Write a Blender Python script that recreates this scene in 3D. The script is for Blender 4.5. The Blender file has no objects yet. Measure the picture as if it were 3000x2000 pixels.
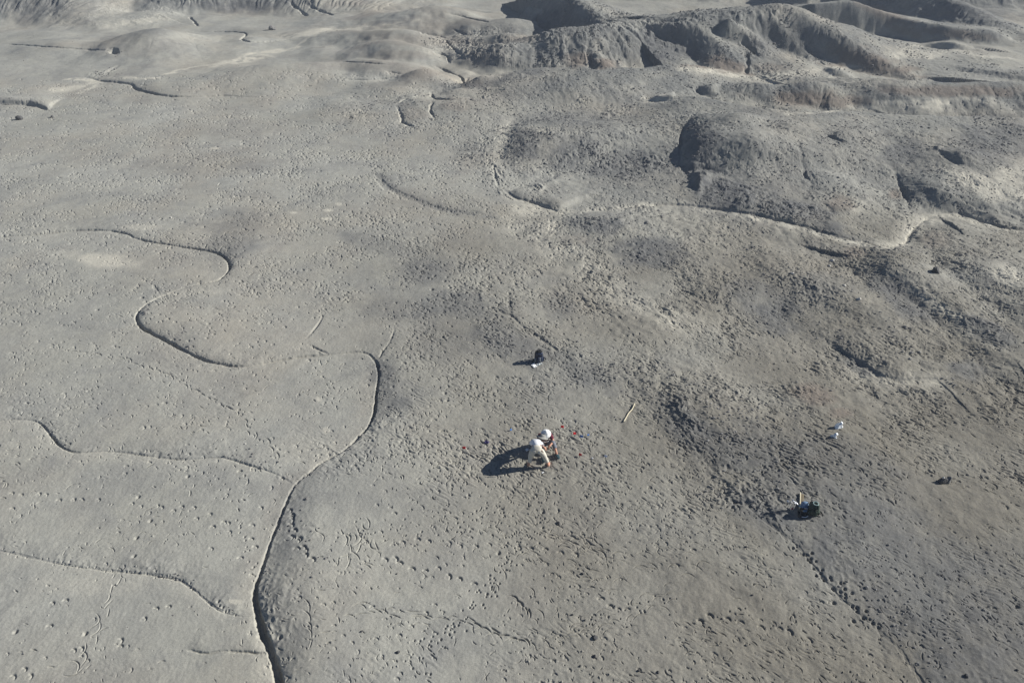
import bpy, bmesh, math, random
import numpy as np
import time
T0 = time.time()
from mathutils import Vector, Matrix, Euler

random.seed(7)
RNG = np.random.default_rng(11)
C = bpy.context.scene.collection
R = math.radians

# ------------------------------------------------------------------ camera
CAM_H, PITCH, F = 16.6, R(36.0), 2000.0          # F in pixels of a 3000 px wide frame
cam = bpy.data.cameras.new('drone_camera')
cam.lens, cam.sensor_width = 24.0, 36.0
cam.clip_start, cam.clip_end = 0.1, 4000
cob = bpy.data.objects.new('drone_camera', cam)
cob.location = (0, 0, CAM_H)
cob.rotation_euler = (R(90) - PITCH, 0, 0)
C.objects.link(cob)
bpy.context.scene.camera = cob

# ------------------------------------------------------------------ light
SUN_EL, SUN_AZ = R(28.5), R(79.0)                # azimuth clockwise from +Y
world = bpy.data.worlds.new('World')
bpy.context.scene.world = world
world.use_nodes = True
nt = world.node_tree
bg = nt.nodes['Background']
sky = nt.nodes.new('ShaderNodeTexSky')
sky.sky_type = 'NISHITA'
sky.sun_disc = False
sky.sun_elevation, sky.sun_rotation = SUN_EL, SUN_AZ
sky.altitude = 1200
sky.air_density, sky.dust_density, sky.ozone_density = 0.75, 0.1, 3.0
nt.links.new(sky.outputs[0], bg.inputs[0])
bg.inputs[1].default_value = 0.05
sun = bpy.data.lights.new('sun', 'SUN')
sun.energy, sun.angle = 5.0, R(0.5)
sun.color = (1.0, 0.965, 0.885)
sob = bpy.data.objects.new('sun', sun)
sd = Vector((math.sin(SUN_AZ) * math.cos(SUN_EL), math.cos(SUN_AZ) * math.cos(SUN_EL), math.sin(SUN_EL)))
sob.rotation_euler = sd.to_track_quat('Z', 'Y').to_euler()
C.objects.link(sob)
vs = bpy.context.scene.view_settings
vs.view_transform, vs.look, vs.gamma, vs.exposure = 'Standard', 'None', 1.0, 0.54

# ------------------------------------------------------------------ helpers
SP, CP = math.sin(PITCH), math.cos(PITCH)


def ray(u, v):
    """direction through a pixel of the 3000 x 2000 photograph, per unit of ground distance"""
    dx = (np.asarray(u, float) - 1500) / F
    dy = (1000 - np.asarray(v, float)) / F
    fy = CP + dy * SP
    fz = -SP + dy * CP
    return dx / fy, fz / fy                      # x and z per metre of y


def unp(u, v, z=0.0):
    rx, rz = ray(u, v)
    y = (np.asarray(z, float) - CAM_H) / rz
    return rx * y, y


def proj(x, y, z):
    d = y * CP - (z - CAM_H) * SP
    up = y * SP + (z - CAM_H) * CP
    d = np.maximum(d, 0.5)
    return 1500 + F * x / d, 1000 - F * up / d


def sstep(a, b, x):
    t = np.clip((x - a) / (b - a), 0, 1)
    return t * t * (3 - 2 * t)


def _hash(ix, iy, seed):
    h = (ix.astype(np.int64) * 374761393 + iy.astype(np.int64) * 668265263 + seed * 1274126177) & 0x7fffffff
    h = ((h ^ (h >> 13)) * 1274126177) & 0x7fffffff
    return (h ^ (h >> 16)) & 0xffff


def perlin(x, y, seed=0):
    ix, iy = np.floor(x), np.floor(y)
    fx, fy = (x - ix).astype(np.float32), (y - iy).astype(np.float32)
    wx = fx * fx * fx * (fx * (fx * 6 - 15) + 10)
    wy = fy * fy * fy * (fy * (fy * 6 - 15) + 10)

    def g(ox, oy):
        a = _hash(ix + ox, iy + oy, seed).astype(np.float32) * np.float32(2 * math.pi / 65536)
        return np.cos(a) * (fx - ox) + np.sin(a) * (fy - oy)
    a = g(0, 0) * (1 - wx) + g(1, 0) * wx
    b = g(0, 1) * (1 - wx) + g(1, 1) * wx
    return (a * (1 - wy) + b * wy) * 1.4


def fbm(x, y, oct=4, seed=0, gain=0.5):
    s, a = 0, 1.0
    for o in range(oct):
        s = s + a * perlin(x * 2 ** o + o * 17.3, y * 2 ** o - o * 9.1, seed + o)
        a *= gain
    return s


def spline(pts, n=6):
    """Catmull-Rom through rows of any width"""
    p = np.asarray(pts, float)
    if len(p) < 3:
        t = np.linspace(0, 1, n + 1)[:, None]
        return p[0] * (1 - t) + p[-1] * t
    q = np.vstack([2 * p[0] - p[1], p, 2 * p[-1] - p[-2]])
    out = []
    for i in range(1, len(q) - 2):
        for k in range(n):
            t = k / n
            out.append(0.5 * (2 * q[i] + (q[i + 1] - q[i - 1]) * t
                              + (2 * q[i - 1] - 5 * q[i] + 4 * q[i + 1] - q[i + 2]) * t * t
                              + (3 * q[i] - q[i - 1] - 3 * q[i + 1] + q[i + 2]) * t ** 3))
    out.append(q[-2])
    return np.array(out)


# ------------------------------------------------------------------ ground grid (finer near the camera)
QUAL = 1.35
NR, NC = int(1560 * QUAL), int(1760 * QUAL)
ymain = np.exp(np.linspace(math.log(7.6), math.log(118.0), NR))
yback = np.linspace(-60, 7.6, 14)[:-1]
yfar = np.exp(np.linspace(math.log(118.0), math.log(1500.0), 60))[1:]
Y1 = np.concatenate([yback, ymain, yfar])
smain = np.linspace(-1, 1, NC)
sside = 1 + 7 * (np.linspace(0, 1, 22)[1:] ** 2)
S1 = np.concatenate([-sside[::-1], smain, sside])
Wrow = 0.83 * (CP * np.maximum(Y1, 4.0) + SP * CAM_H)
SMID = len(sside)
Xg = (Wrow[:, None] * S1[None, :]).astype(np.float32)
Yg = np.repeat(Y1[:, None], len(S1), 1).astype(np.float32)
H = np.zeros_like(Xg)


def rowidx(y):
    return np.interp(y, Y1, np.arange(len(Y1)))


def window(x0, x1, y0, y1):
    i0 = max(0, int(np.searchsorted(Y1, y0)) - 1)
    i1 = min(len(Y1), int(np.searchsorted(Y1, y1)) + 1)
    if i1 <= i0:
        return None
    w0, w1 = Wrow[i0], Wrow[i1 - 1]
    smin = min(x0 / w0, x0 / w1)
    smax = max(x1 / w0, x1 / w1)
    j0 = max(0, int(np.searchsorted(S1, smin)) - 1)
    j1 = min(len(S1), int(np.searchsorted(S1, smax)) + 1)
    if j1 <= j0:
        return None
    return slice(i0, i1), slice(j0, j1)


def lookup(A, x, y):
    x, y = np.atleast_1d(np.asarray(x, float)), np.atleast_1d(np.asarray(y, float))
    fi = rowidx(y)
    i = np.clip(fi.astype(int), 0, len(Y1) - 2)
    ti = fi - i
    w = Wrow[i] * (1 - ti) + Wrow[i + 1] * ti
    fj = np.interp(x / w, S1, np.arange(len(S1)))
    j = np.clip(fj.astype(int), 0, len(S1) - 2)
    tj = fj - j
    return (A[i, j] * (1 - ti) * (1 - tj) + A[i + 1, j] * ti * (1 - tj)
            + A[i, j + 1] * (1 - ti) * tj + A[i + 1, j + 1] * ti * tj)


def pick(u, v):
    """where the sight line through a pixel meets the ground as it stands now"""
    u, v = np.atleast_1d(np.asarray(u, float)), np.atleast_1d(np.asarray(v, float))
    rx, rz = ray(u, v)
    y = np.full(u.shape, 5.0)
    ymax = np.minimum((-3.0 - CAM_H) / np.minimum(rz, -0.02), 400)
    hit = ymax.copy()
    found = np.zeros(u.shape, bool)
    prev = y.copy()
    n = 420
    for k in range(n):
        yk = 5.0 * (ymax / 5.0) ** ((k + 1) / n)
        below = (CAM_H + rz * yk) < lookup(H, rx * yk, yk)
        new = below & ~found
        if new.any():
            lo, hi = prev.copy(), yk.copy()
            for _ in range(8):
                m = (lo + hi) / 2
                b = (CAM_H + rz * m) < lookup(H, rx * m, m)
                hi = np.where(b, m, hi)
                lo = np.where(b, lo, m)
            hit = np.where(new, hi, hit)
            found |= new
        prev = yk
    return rx * hit, hit


def poly_field(P, win, extra=()):
    """distance, signed side (+ = left of travel), arc parameter and interpolated columns"""
    X, Y = Xg[win], Yg[win]
    best = np.full(X.shape, 1e9, np.float32)
    side = np.zeros(X.shape, np.float32)
    arc = np.zeros(X.shape, np.float32)
    cols = [np.zeros(X.shape, np.float32) for _ in extra]
    wsum = np.zeros(X.shape, np.float32)
    s0 = 0.0
    for k in range(len(P) - 1):
        ax, ay = P[k][:2]
        bx, by = P[k + 1][:2]
        ex, ey = bx - ax, by - ay
        L2 = ex * ex + ey * ey
        if L2 < 1e-9:
            continue
        L = math.sqrt(L2)
        t = np.clip(((X - ax) * ex + (Y - ay) * ey) / L2, 0, 1)
        d2 = (X - ax - t * ex) ** 2 + (Y - ay - t * ey) ** 2
        m = d2 < best
        best = np.where(m, d2, best)
        cr = ex * (Y - ay) - ey * (X - ax)
        side = np.where(m, np.sign(cr), side)
        arc = np.where(m, s0 + t * L, arc)
        wt = L / (d2 + 0.01) ** 2
        wsum += wt
        for c, e in enumerate(extra):
            cols[c] += wt * (e[k] * (1 - t) + e[k + 1] * t)
        s0 += L
    return np.sqrt(best), side, arc, [c / wsum for c in cols]


def blur(A, n):
    for ax in (0, 1):
        for _ in range(2):
            p = np.pad(A, [(n + 1, n) if k == ax else (0, 0) for k in (0, 1)], mode='edge').astype(np.float64)
            c = np.cumsum(p, axis=ax)
            A = (np.take(c, range(2 * n + 1, c.shape[ax]), axis=ax) - np.take(c, range(0, c.shape[ax] - 2 * n - 1), axis=ax)) / (2 * n + 1)
    return A.astype(np.float32)


def winof(P, pad):
    P = np.asarray(P)
    return window(P[:, 0].min() - pad, P[:, 0].max() + pad, P[:, 1].min() - pad, P[:, 1].max() + pad)


# ------------------------------------------------------------------ large relief
U0, V0 = proj(Xg, Yg, 0 * Xg)
right = sstep(1000, 2300, U0) * sstep(1.0, 6.0, Yg)
far = sstep(36, 70, Yg)
H += (0.05 + 0.14 * right) * fbm(Xg / 9, Yg / 9, 3, 3) * sstep(6, 14, Yg)
H += 0.35 * far * fbm(Xg / 13, Yg / 13, 3, 21)
H += sstep(108, 260, np.hypot(Xg, Yg)) * (4 + 9 * np.abs(fbm(Xg / 90, Yg / 90, 5, 40))) * sstep(100, 160, Yg + np.abs(Xg) * 0.5)
ROUGH = np.zeros_like(H)                          # crumbly popcorn clay


def uvh(pts):
    """crest points: (u, v, h) from the photograph or ('w', x, y, h)"""
    out = []
    for p in pts:
        if p[0] == 'w':
            out.append(p[1:])
        else:
            x, y = unp(p[0], p[1], p[2])
            out.append((float(x), float(y), p[2]))
    return out


HB = np.zeros_like(H)


def ridge(pts, near, farw, rill=0.15, rough=0.0, sharp=1.0, warp=0.5, seed=1):
    """crest drawn left to right (or away to near): 'near' is the flank on the right hand of travel"""
    global HB
    nl = near if isinstance(near, (list, tuple)) else [near] * len(pts)
    P = spline([q + (n_,) for q, n_ in zip(uvh(pts), nl)], 6)
    pad = max(max(nl), farw) + 2
    w = winof(P, pad)
    if w is None:
        return
    d, side, arc, (hh, near) = poly_field(P[:, :2], w, (P[:, 2], P[:, 3]))
    near = np.maximum(near, .6)
    X, Y = Xg[w], Yg[w]
    d = d + warp * fbm(X / 3.2, Y / 3.2, 3, seed) * np.clip(d / 2, 0, 1)
    wid = np.where(side < 0, near, farw)
    # flatten the switch of flank at the ends of the crest
    t = np.clip(d / wid, 0, 1)
    prof = (1 - t ** sharp) ** 2 * (1 + 2 * t ** sharp) if sharp != 1.0 else (1 - t) ** 2 * (1 + 2 * t)
    rl = np.abs(perlin(arc * 1.3 + 3 * seed + 0.5 * perlin(X * .7, Y * .7, 5), t * 2.0, 70 + seed))
    prof = prof * (1 - .6 * rill * (1 - np.clip(rl * 2.2, 0, 1)) * 4 * t * (1 - t))
    h = hh * prof
    cur = HB[w]
    k = 0.25
    mx = 0.5 * (cur + h + np.sqrt((cur - h) ** 2 + k * k * np.minimum(1, h * 2) ** 2))
    HB[w] = np.where(h > 0, np.maximum(mx, 0), cur)
    if rough:
        ROUGH[w] = np.maximum(ROUGH[w], rough * sstep(0.02, 0.3, prof))


# top left mesas
ridge([('w', -80, 97, 6), ('w', -64, 96, 6), ('w', -55, 95, 5), ('w', -50, 93, 2.4), ('w', -46, 90.5, 0.4)], 11, 8, 0.14, 0.5, seed=2)
ridge([('w', -44.5, 97, 2.6), ('w', -43.5, 98, 2.2)], 6.5, 5, 0.1, .2, seed=3)
ridge([('w', -43, 98, 1), ('w', -39, 99, 6), ('w', -33, 100, 6.6), ('w', -27, 99, 4.8), ('w', -20, 97, 2), ('w', -14, 95, .4)], 10, 9, 0.2, 0.25, seed=4)
ridge([(290, 122, .1), (390, 102, .7), (465, 88, 1.7), (545, 99, 1.0), (640, 120, .2)], 9, 5, 0.05, seed=5)
ridge([(620, 215, .05), (760, 195, .8), (900, 182, .9), (1050, 205, .2)], 7, 4, 0.05, seed=6)
# soft brown hummocks, upper middle
for k, (pp, n_, f_) in enumerate([
        ([(940, 100, .2), (1120, 92, 1.0), (1230, 100, 1.0), (1325, 128, .2)], 5, 5),
        ([(1040, 45, .4), (1180, 25, 1.4), (1300, 15, 1.6), (1400, 45, .4)], 8, 6),
        ([(1290, 60, .4), (1420, 62, 1.1), (1530, 55, 1.3), (1585, 75, .4)], 6, 5),
        ([(1010, 150, .1), (1120, 130, .8), (1220, 140, .9), (1310, 172, .1)], 5, 4),
        ([(960, 195, .1), (1120, 182, .7), (1230, 190, .6), (1290, 205, .1)], 4.5, 4),
        ([(1145, 234, .1), (1225, 199, .95), (1300, 212, .7), (1355, 240, .1)], 5, 3.5),
        ([(1315, 120, .3), (1420, 104, 1.0), (1500, 98, 1.2), (1580, 112, .4)], 4, 4),
        ([(1300, 155, .2), (1380, 138, .9), (1480, 130, 1.3), (1560, 128, 1.0)], 4, 4),
        ([(1352, 248, .1), (1400, 226, .8), (1470, 222, .7), (1520, 225, .2)], 3.5, 3),
        ([(1280, 280, .1), (1330, 264, .5), (1400, 268, .4), (1440, 280, .1)], 3, 3),
        ([(1040, 290, .1), (1150, 262, .4), (1240, 268, .3), (1300, 290, .05)], 4, 4),
        ([(1170, 330, .1), (1215, 292, .4), (1260, 286, .3)], 4, 4),
        ([(1265, 300, .3), (1330, 294, .5), (1400, 305, .4), (1500, 320, .1)], 4, 3)]):
    ridge([q[:2] + (q[2] * 1.35,) for q in pp], n_, f_, 0.0, seed=10 + k)
# right hand hills: spurs that run down towards the camera, their left flanks turned from the sun
ridge([(1600, -15, 3.0), (1670, -5, 3.5), (1730, 18, 3.4), (1775, 60, 2.6)], 4.2, 14, 0.05, 0.9, seed=30)
ridge([(1400, 140, .4), (1470, 128, 1.1), (1560, 106, 2.0), (1650, 86, 2.7), (1760, 77, 2.9), (1850, 68, 2.8), (1950, 62, 2.9)], 7, 7, 0.1, 1.0, seed=31)
ridge([(1900, 55, 3.0), (2010, 66, 3.1), (2070, 95, 2.5), (2130, 148, 1.5), (2200, 217, .3)], 4.0, 12, 0.0, 0.5, warp=.3, seed=32)
ridge([(2060, 50, 3.4), (2180, 35, 3.8), (2300, 26, 4.0), (2400, 60, 3.4), (2480, 108, 2.4), (2570, 166, 1.25), (2700, 222, .2)], [6, 6, 6, 5, 3.2, 2.2, 1.4], 14, 0.05, 0.5, warp=.35, seed=33)
ridge([(1862, 90, 2.0), (1900, 80, 2.6), (1960, 76, 2.9), (2040, 86, 2.75), (2085, 112, 2.2), (2135, 152, 1.45), (2198, 216, .25)], 2.5, 6, 0.03, 0.8, warp=.3, seed=57)
ridge([(2140, 60, 3.5), (2190, 100, 2.4), (2240, 145, 1.3), (2290, 190, .3)], 3.0, 4, 0.0, 0.6, seed=34)
ridge([(2260, 60, 3.3), (2330, 105, 2.2), (2385, 152, 1.1), (2415, 188, .2)], 3.0, 3.5, 0.0, 0.6, seed=35)
ridge([(2390, 8, 2.7), (2500, 2, 2.9), (2620, 34, 2.0), (2720, 64, 1.5), (2800, 80, 1.3), (2900, 92, 1.1), (2970, 122, .2)], 2.2, 10, 0.0, 0.25, warp=.3, seed=36)
ridge([('w', 38, 98, 4), ('w', 46, 95, 3.4), (2900, 44, 1.5), (3000, 86, .8), (3160, 130, .1)], 5, 8, 0.12, 0.6, seed=37)
ridge([('w', 14, 108, 4), ('w', 34, 106, 5), ('w', 60, 103, 6), ('w', 80, 98, 5)], 9, 14, 0.2, 0.6, seed=38)
ridge([(2740, 120, .2), (2790, 128, .7), (2850, 150, .2)], 1.5, 4, 0, seed=39)
ridge([(2420, 200, .4), (2450, 202, .8), (2520, 230, .2)], 1.5, 5, 0, seed=40)
ridge([(2780, 192, .4), (2880, 200, .8), (3010, 222, .7), (3150, 230, .4)], 1.6, 6, 0, seed=41)
ridge([(2000, 265, .3), (2080, 250, .8), (2150, 244, 1.1), (2240, 242, 1.3), (2290, 270, .7), (2310, 300, .2)], 3.6, 3.5, 0.1, 0.2, seed=42)
ridge([(2260, 262, .9), (2350, 240, 1.5), (2420, 250, 1.3), (2470, 285, .7), (2510, 318, .1)], 3.0, 4.5, 0.1, 0.0, seed=55)
ridge([(2400, 228, .8), (2600, 240, 1.4), (2800, 246, 1.5), (3000, 246, 1.6), (3200, 250, 1.5)], 5.5, 3.5, 0.06, 0.0, seed=43)
ridge([(2500, 262, .9), (2600, 290, .6), (2680, 320, .1)], 2.6, 4, 0.05, 0.0, seed=56)
ridge([(1290, 276, .1), (1400, 242, .7), (1500, 213, 1.3), (1600, 201, 1.5), (1720, 200, 1.5), (1850, 201, 1.4), (2000, 196, 1.1), (2200, 228, .4)], 13, 3, 0.05, 0.45, seed=44)
ridge([(1830, 330, .2), (2000, 284, 1.25), (2150, 300, 1.45), (2250, 320, 1.45), (2330, 332, 1.35), (2450, 331, 1.25), (2600, 336, 1.2), (2750, 345, 1.1), (3000, 350, 1.0), (3200, 350, 1.0)], 14, 3, 0.04, 0.2, seed=45)
ridge([(2760, 300, .3), (2840, 290, .6), (2940, 310, .3)], 2, 2, 0, seed=46)
# knolls of the middle right
ridge([(1560, 420, .3), (1680, 390, .7), (1820, 380, .8), (1930, 400, .5)], 7, 6, 0.05, 0.7, seed=47)
ridge([(2100, 420, .5), (2250, 430, 1.0), (2420, 455, .8), (2560, 520, .3)], 8, 6, 0.05, 0.6, seed=48)
ridge([(2600, 430, .6), (2750, 440, 1.0), (2900, 470, 1.0), (3100, 500, .8)], 8, 6, 0.05, 0.6, seed=49)
ridge([(1660, 660, .15), (1760, 640, .35), (1880, 640, .3), (2000, 690, .1)], 4, 3, 0.04, 0.6, seed=50)
ridge([(2530, 760, .2), (2620, 770, .5), (2730, 840, .5), (2850, 930, .4), (2960, 1050, .2)], 2.2, 4, 0.04, 0.5, seed=51)
ridge([(2180, 800, .2), (2300, 790, .45), (2430, 830, .45), (2560, 920, .35), (2680, 1040, .2)], 3.5, 4, 0.04, 0.5, seed=52)
ridge([(1850, 1150, .03), (1950, 1130, .12), (2060, 1200, .17), (2140, 1290, .12), (2200, 1400, .03)], 2.2, 3, 0.04, 0.7, seed=53)
ridge([(2850, 720, .3), (2950, 800, .6), (3080, 900, .6), (3200, 1000, .5)], 4, 6, 0.04, 0.4, seed=54)
H += HB
print('relief done', round(time.time() - T0, 1))


# ------------------------------------------------------------------ gullies and banks
PALE = np.zeros_like(H)
BROWN = np.zeros_like(H)
DARK = np.zeros_like(H)  # dark clay and gravel, plus shade painted on slopes turned from the sun


def line_w(pts):
    """pixel polyline with an optional third column, put on the ground"""
    p = spline([tuple(q) + ((1.0,) if len(q) == 2 else ()) for q in pts], 5)
    x, y = pick(p[:, 0], p[:, 1])
    return np.stack([x, y, p[:, 2]], 1)


def gully(pts, depth=0.1, width=0.12, bank=0.0, bw=0.6, blen=5.0, side=-1, pale=0.0, palew=0.5, rough=0.0, wob=0.5, lip=0.0, seed=1):
    """side: -1 = the rising bank lies right of travel, +1 = left"""
    P = line_w(pts)
    pad = max(width * 4, palew * 2.5 if pale else 0, 2.6 * blen if bank else 0) + 0.3
    w = winof(P, pad)
    if w is None:
        return
    d, sd_, arc, (a,) = poly_field(P[:, :2], w, (P[:, 2],))
    X, Y = Xg[w], Yg[w]
    tot = arc.max()
    endt = np.clip(np.minimum(arc, tot - arc) / max(0.14 * tot, min(1.2 * bw, .4 * tot), 0.3), 0, 1)
    endt = endt * endt * (3 - 2 * endt)
    a0 = a
    a = np.clip(a, 0, 2.3) * (0.25 + 0.75 * endt)
    dj = d + wob * width * fbm(X / (width * 3), Y / (width * 3), 2, seed + 3)
    along = np.clip(0.85 + 0.75 * perlin(X / 0.9, Y / 0.9, seed + 11), 0.25, 1.6)
    dj = dj / np.clip(0.6 + 0.5 * along, .6, 1.3) / np.maximum(1, .85 * a)
    g = along * np.exp(-np.clip(dj / width, 0, 9) ** 6) * 0.85 + np.exp(-np.clip(dj / (1.8 * width), 0, 9) ** 2) * 0.1
    dz = -depth * a * g
    if lip:
        dz = dz + lip * a * np.exp(-((dj - 1.6 * width) / (0.5 * width)) ** 2)
    if bank:
        s = np.maximum(0, d + .35 * width * fbm(X / (width * 5), Y / (width * 5), 3, seed + 5)) * (sd_ == side)
        var = 1 + 0.4 * perlin(X / 2.3, Y / 2.3, seed + 8)
        prof = (1 - np.exp(-s / bw)) * np.exp(-(s / blen) ** 2) * var
        cell = float(P[:, 1].mean()) * 0.0017 / QUAL
        dz = dz + blur(bank * np.clip(a0, 0, 1.3) * endt * prof, int(np.clip(.3 * bw / cell, 1, 14)))
        if rough:
            ROUGH[w] = np.maximum(ROUGH[w], rough * np.exp(-s / (bw * 1.5)) * (s > 0) * np.clip(a, 0, 1))
    H[w] += dz
    if pale:
        PALE[w] = np.maximum(PALE[w], pale * np.clip(a, 0, 1) * endt * np.exp(-(d / palew) ** 2) * (sd_ != side))


def wash(A, pts, width, val, brk=1.0, sc=1.2):
    """a band of sediment colour or painted shade along a line, broken up by noise"""
    P = line_w(pts)
    w = winof(P, width * 3)
    if w is None:
        return
    X, Y = Xg[w], Yg[w]
    d, _, arc, (a,) = poly_field(P[:, :2], w, (P[:, 2],))
    d = d + .6 * width * fbm(X / (2.5 * width), Y / (2.5 * width), 3, 55)
    n_ = np.clip(.75 + brk * fbm(X / sc, Y / sc, 3, 56), 0, 1)
    A[w] = np.maximum(A[w], val * np.clip(a, 0, 1.2) * np.exp(-(np.maximum(d, 0) / width) ** 2) * n_)


# main meandering gully, left
gully([(-200, 700, .5), (0, 693, .8), (100, 687, .9), (230, 675, .9), (320, 676, .9), (375, 687, .7), (400, 700, .8), (480, 715, .9), (560, 727, .9), (620, 737, 1), (655, 752, 1.1), (672, 775, 1.3), (668, 795, 1.2), (640, 820, .7), (560, 838, .4), (480, 865, .5), (430, 890, .8), (405, 915, 1.2), (400, 935, 1.2), (415, 960, 1.2), (440, 975, 1.1), (490, 1000, 1), (540, 1028, 1), (600, 1055, .9), (680, 1072, .9), (740, 1070, .8), (850, 1050, .8), (950, 1040, .8), (1000, 1035, .9), (1060, 1032, 1), (1088, 1044, 1.2), (1106, 1068, 1.2), (1112, 1100, 1)],
      0.10, 0.058, 0.11, 0.28, 3.0, side=1, pale=.15, palew=.5, rough=.4, seed=1)
gully([(1085, 1042, .6), (1106, 1075, 1), (1108, 1110, 1.1), (1101, 1160, 1.1), (1098, 1200, 1), (1080, 1250, 1), (1040, 1290, .8), (1000, 1325, .9), (950, 1350, .7), (905, 1385, .6), (868, 1416, .6), (848, 1450, .7), (832, 1490, .7), (812, 1540, .7), (790, 1600, .8), (770, 1660, .9), (752, 1710, 1.1), (746, 1745, 1.4), (756, 1800, 1.9), (770, 1850, 2.1), (792, 1900, 2.2), (806, 1950, 2.2), (818, 2000, 2.2), (835, 2100, 2.2), (860, 2250, 2)],
      0.12, 0.052, 0.17, 0.6, 3.5, side=1, pale=.22, palew=.6, rough=.7, seed=2)
gully([(-150, 1238, .6), (0, 1232, .6), (40, 1228, .6), (110, 1236, .8), (150, 1275, 1.1), (175, 1305, 1.2), (220, 1325, .9), (310, 1322, .6), (400, 1330, .7), (480, 1342, .8), (560, 1345, .7), (650, 1340, .8), (720, 1360, .8), (800, 1385, 1.1), (852, 1412, 1.4)],
      0.05, 0.038, 0.07, 0.25, 2.0, side=1, pale=.3, palew=.4, rough=.6, seed=4)
gully([(-100, 1600, .6), (0, 1612, .6), (100, 1635, .6), (200, 1655, .7), (330, 1672, .8), (420, 1680, 1), (510, 1695, 1), (560, 1720, 1), (600, 1755, 1), (640, 1785, 1.1), (690, 1800, 1), (748, 1806, .7)],
      0.03, 0.034, 0.065, 0.28, 1.7, side=1, pale=.3, palew=.3, rough=.6, seed=5)
gully([(540, 1900, .6), (600, 1912, 1), (650, 1906, .8), (700, 1908, 1.4), (775, 1913, 1)], 0.05, 0.03, 0.04, 0.1, .5, side=1, seed=6)
gully([(1012, 1052, .4), (1100, 1050, .6), (1120, 1030, .9), (1142, 1000, .9), (1155, 965, .7)], 0.05, 0.04, 0.03, 0.3, 1.5, side=-1, seed=7)
gully([(905, 1010, .7), (960, 1036, 1)], 0.07, 0.05, seed=7)
gully([(900, 990, .6), (935, 945, .8), (950, 915, .5)], 0.06, 0.05, seed=7)
gully([(455, 855, .5), (450, 835, .7), (470, 865, .9)], 0.06, 0.05, seed=8)
gully([(1112, 1195, .5), (1165, 1212, .8), (1195, 1185, .6)], 0.03, 0.03, seed=9)
# straight tracks and small cracks on the left
gully([(1120, 490, .5), (1110, 520, .9), (1130, 548, 1), (1180, 572, 1), (1250, 600, 1), (1320, 618, .9), (1400, 626, .6), (1480, 640, .5)], 0.05, 0.22, 0.05, 0.6, 2, side=1, seed=10)
gully([(690, 575, .8), (760, 580, .8), (850, 582, .5)], 0.04, 0.06, seed=11)
# upper left
gully([(0, 128, .8), (150, 138, 1), (330, 150, .7)], 0.12, 0.11, 0.10, 0.8, 4, side=1, seed=12)
gully([(255, 228, .8), (300, 238, 1), (380, 246, 1.2), (400, 262, 1.3), (480, 280, 1.2), (560, 284, .8), (650, 281, .6), (745, 285, .5)], 0.16, 0.13, 0.18, 0.8, 5, side=1, seed=13)
gully([(345, 195, .9), (325, 205, .8), (300, 225, .8)], 0.14, 0.2, seed=14)
gully([(318, 146, 1), (335, 150, 1.6), (342, 158, 1)], 0.3, 0.3, seed=15)
gully([(-120, 305, 1), (0, 305, 1), (60, 306, 1), (100, 311, 1.1), (125, 318, .9), (140, 322, .5), (156, 319, .1), (175, 314, .05)], 0.10, 0.14, 0.36, 0.25, 1.6, side=1, rough=.9, seed=16)
gully([(555, 50, .8), (570, 65, 1), (580, 77, .8)], 0.2, 0.13, seed=17)
gully([(570, 93, .7), (700, 95, 1), (720, 103, 1), (708, 117, 1), (760, 124, .9), (860, 115, .4)], 0.16, 0.13, 0.10, .8, 4, side=1, seed=18)
gully([(840, 0, .8), (890, 40, 1), (900, 48, .5)], 0.18, 0.16, seed=19)
gully([(895, 10, .8), (930, 28, 1.2), (975, 45, .8)], 0.22, 0.2, seed=19)
# upper middle cracks
for k, pp in enumerate([
        [(1305, 38, .6), (1340, 45, .9), (1390, 58, 1), (1430, 65, .8), (1440, 60, .5)],
        [(1330, 90, .6), (1352, 100, 1), (1367, 104, .8)],
        [(1310, 118, .8), (1308, 125, 1), (1330, 148, 1), (1362, 176, .9)],
        [(1200, 95, .4), (1280, 105, .8), (1315, 117, 1)],
        [(1225, 148, .5), (1275, 155, .8), (1310, 166, 1), (1316, 186, 1)],
        [(1278, 196, 1), (1320, 214, 1), (1350, 226, 1.2), (1360, 242, 1.5), (1372, 228, .6)],
        [(1535, 15, .5), (1565, 22, 1), (1592, 32, 1), (1575, 52, 1.2), (1578, 75, 1.2), (1610, 102, 1)],
        [(1545, 90, .5), (1575, 100, 1), (1600, 112, .6)],
        [(1130, 208, .6), (1180, 218, .7)],
        [(1262, 270, .6), (1272, 288, 1), (1310, 292, .8), (1370, 291, 1), (1390, 298, .6)],
        [(1165, 305, .6), (1190, 290, .8), (1238, 279, .9)],
        [(1268, 300, .8), (1260, 325, .8), (1275, 352, .6)],
        [(1163, 312, .8), (1176, 340, .8), (1180, 358, .9), (1212, 373, .8)],
        [(1000, 180, .6), (1090, 186, .7), (1140, 190, .4)],
        [(1000, 232, .5), (1080, 234, .7), (1150, 228, .4)]]):
    gully(pp, 0.15, 0.11, 0.11, 0.7, 3, side=1, pale=.35, palew=.8, seed=30 + k)
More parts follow.
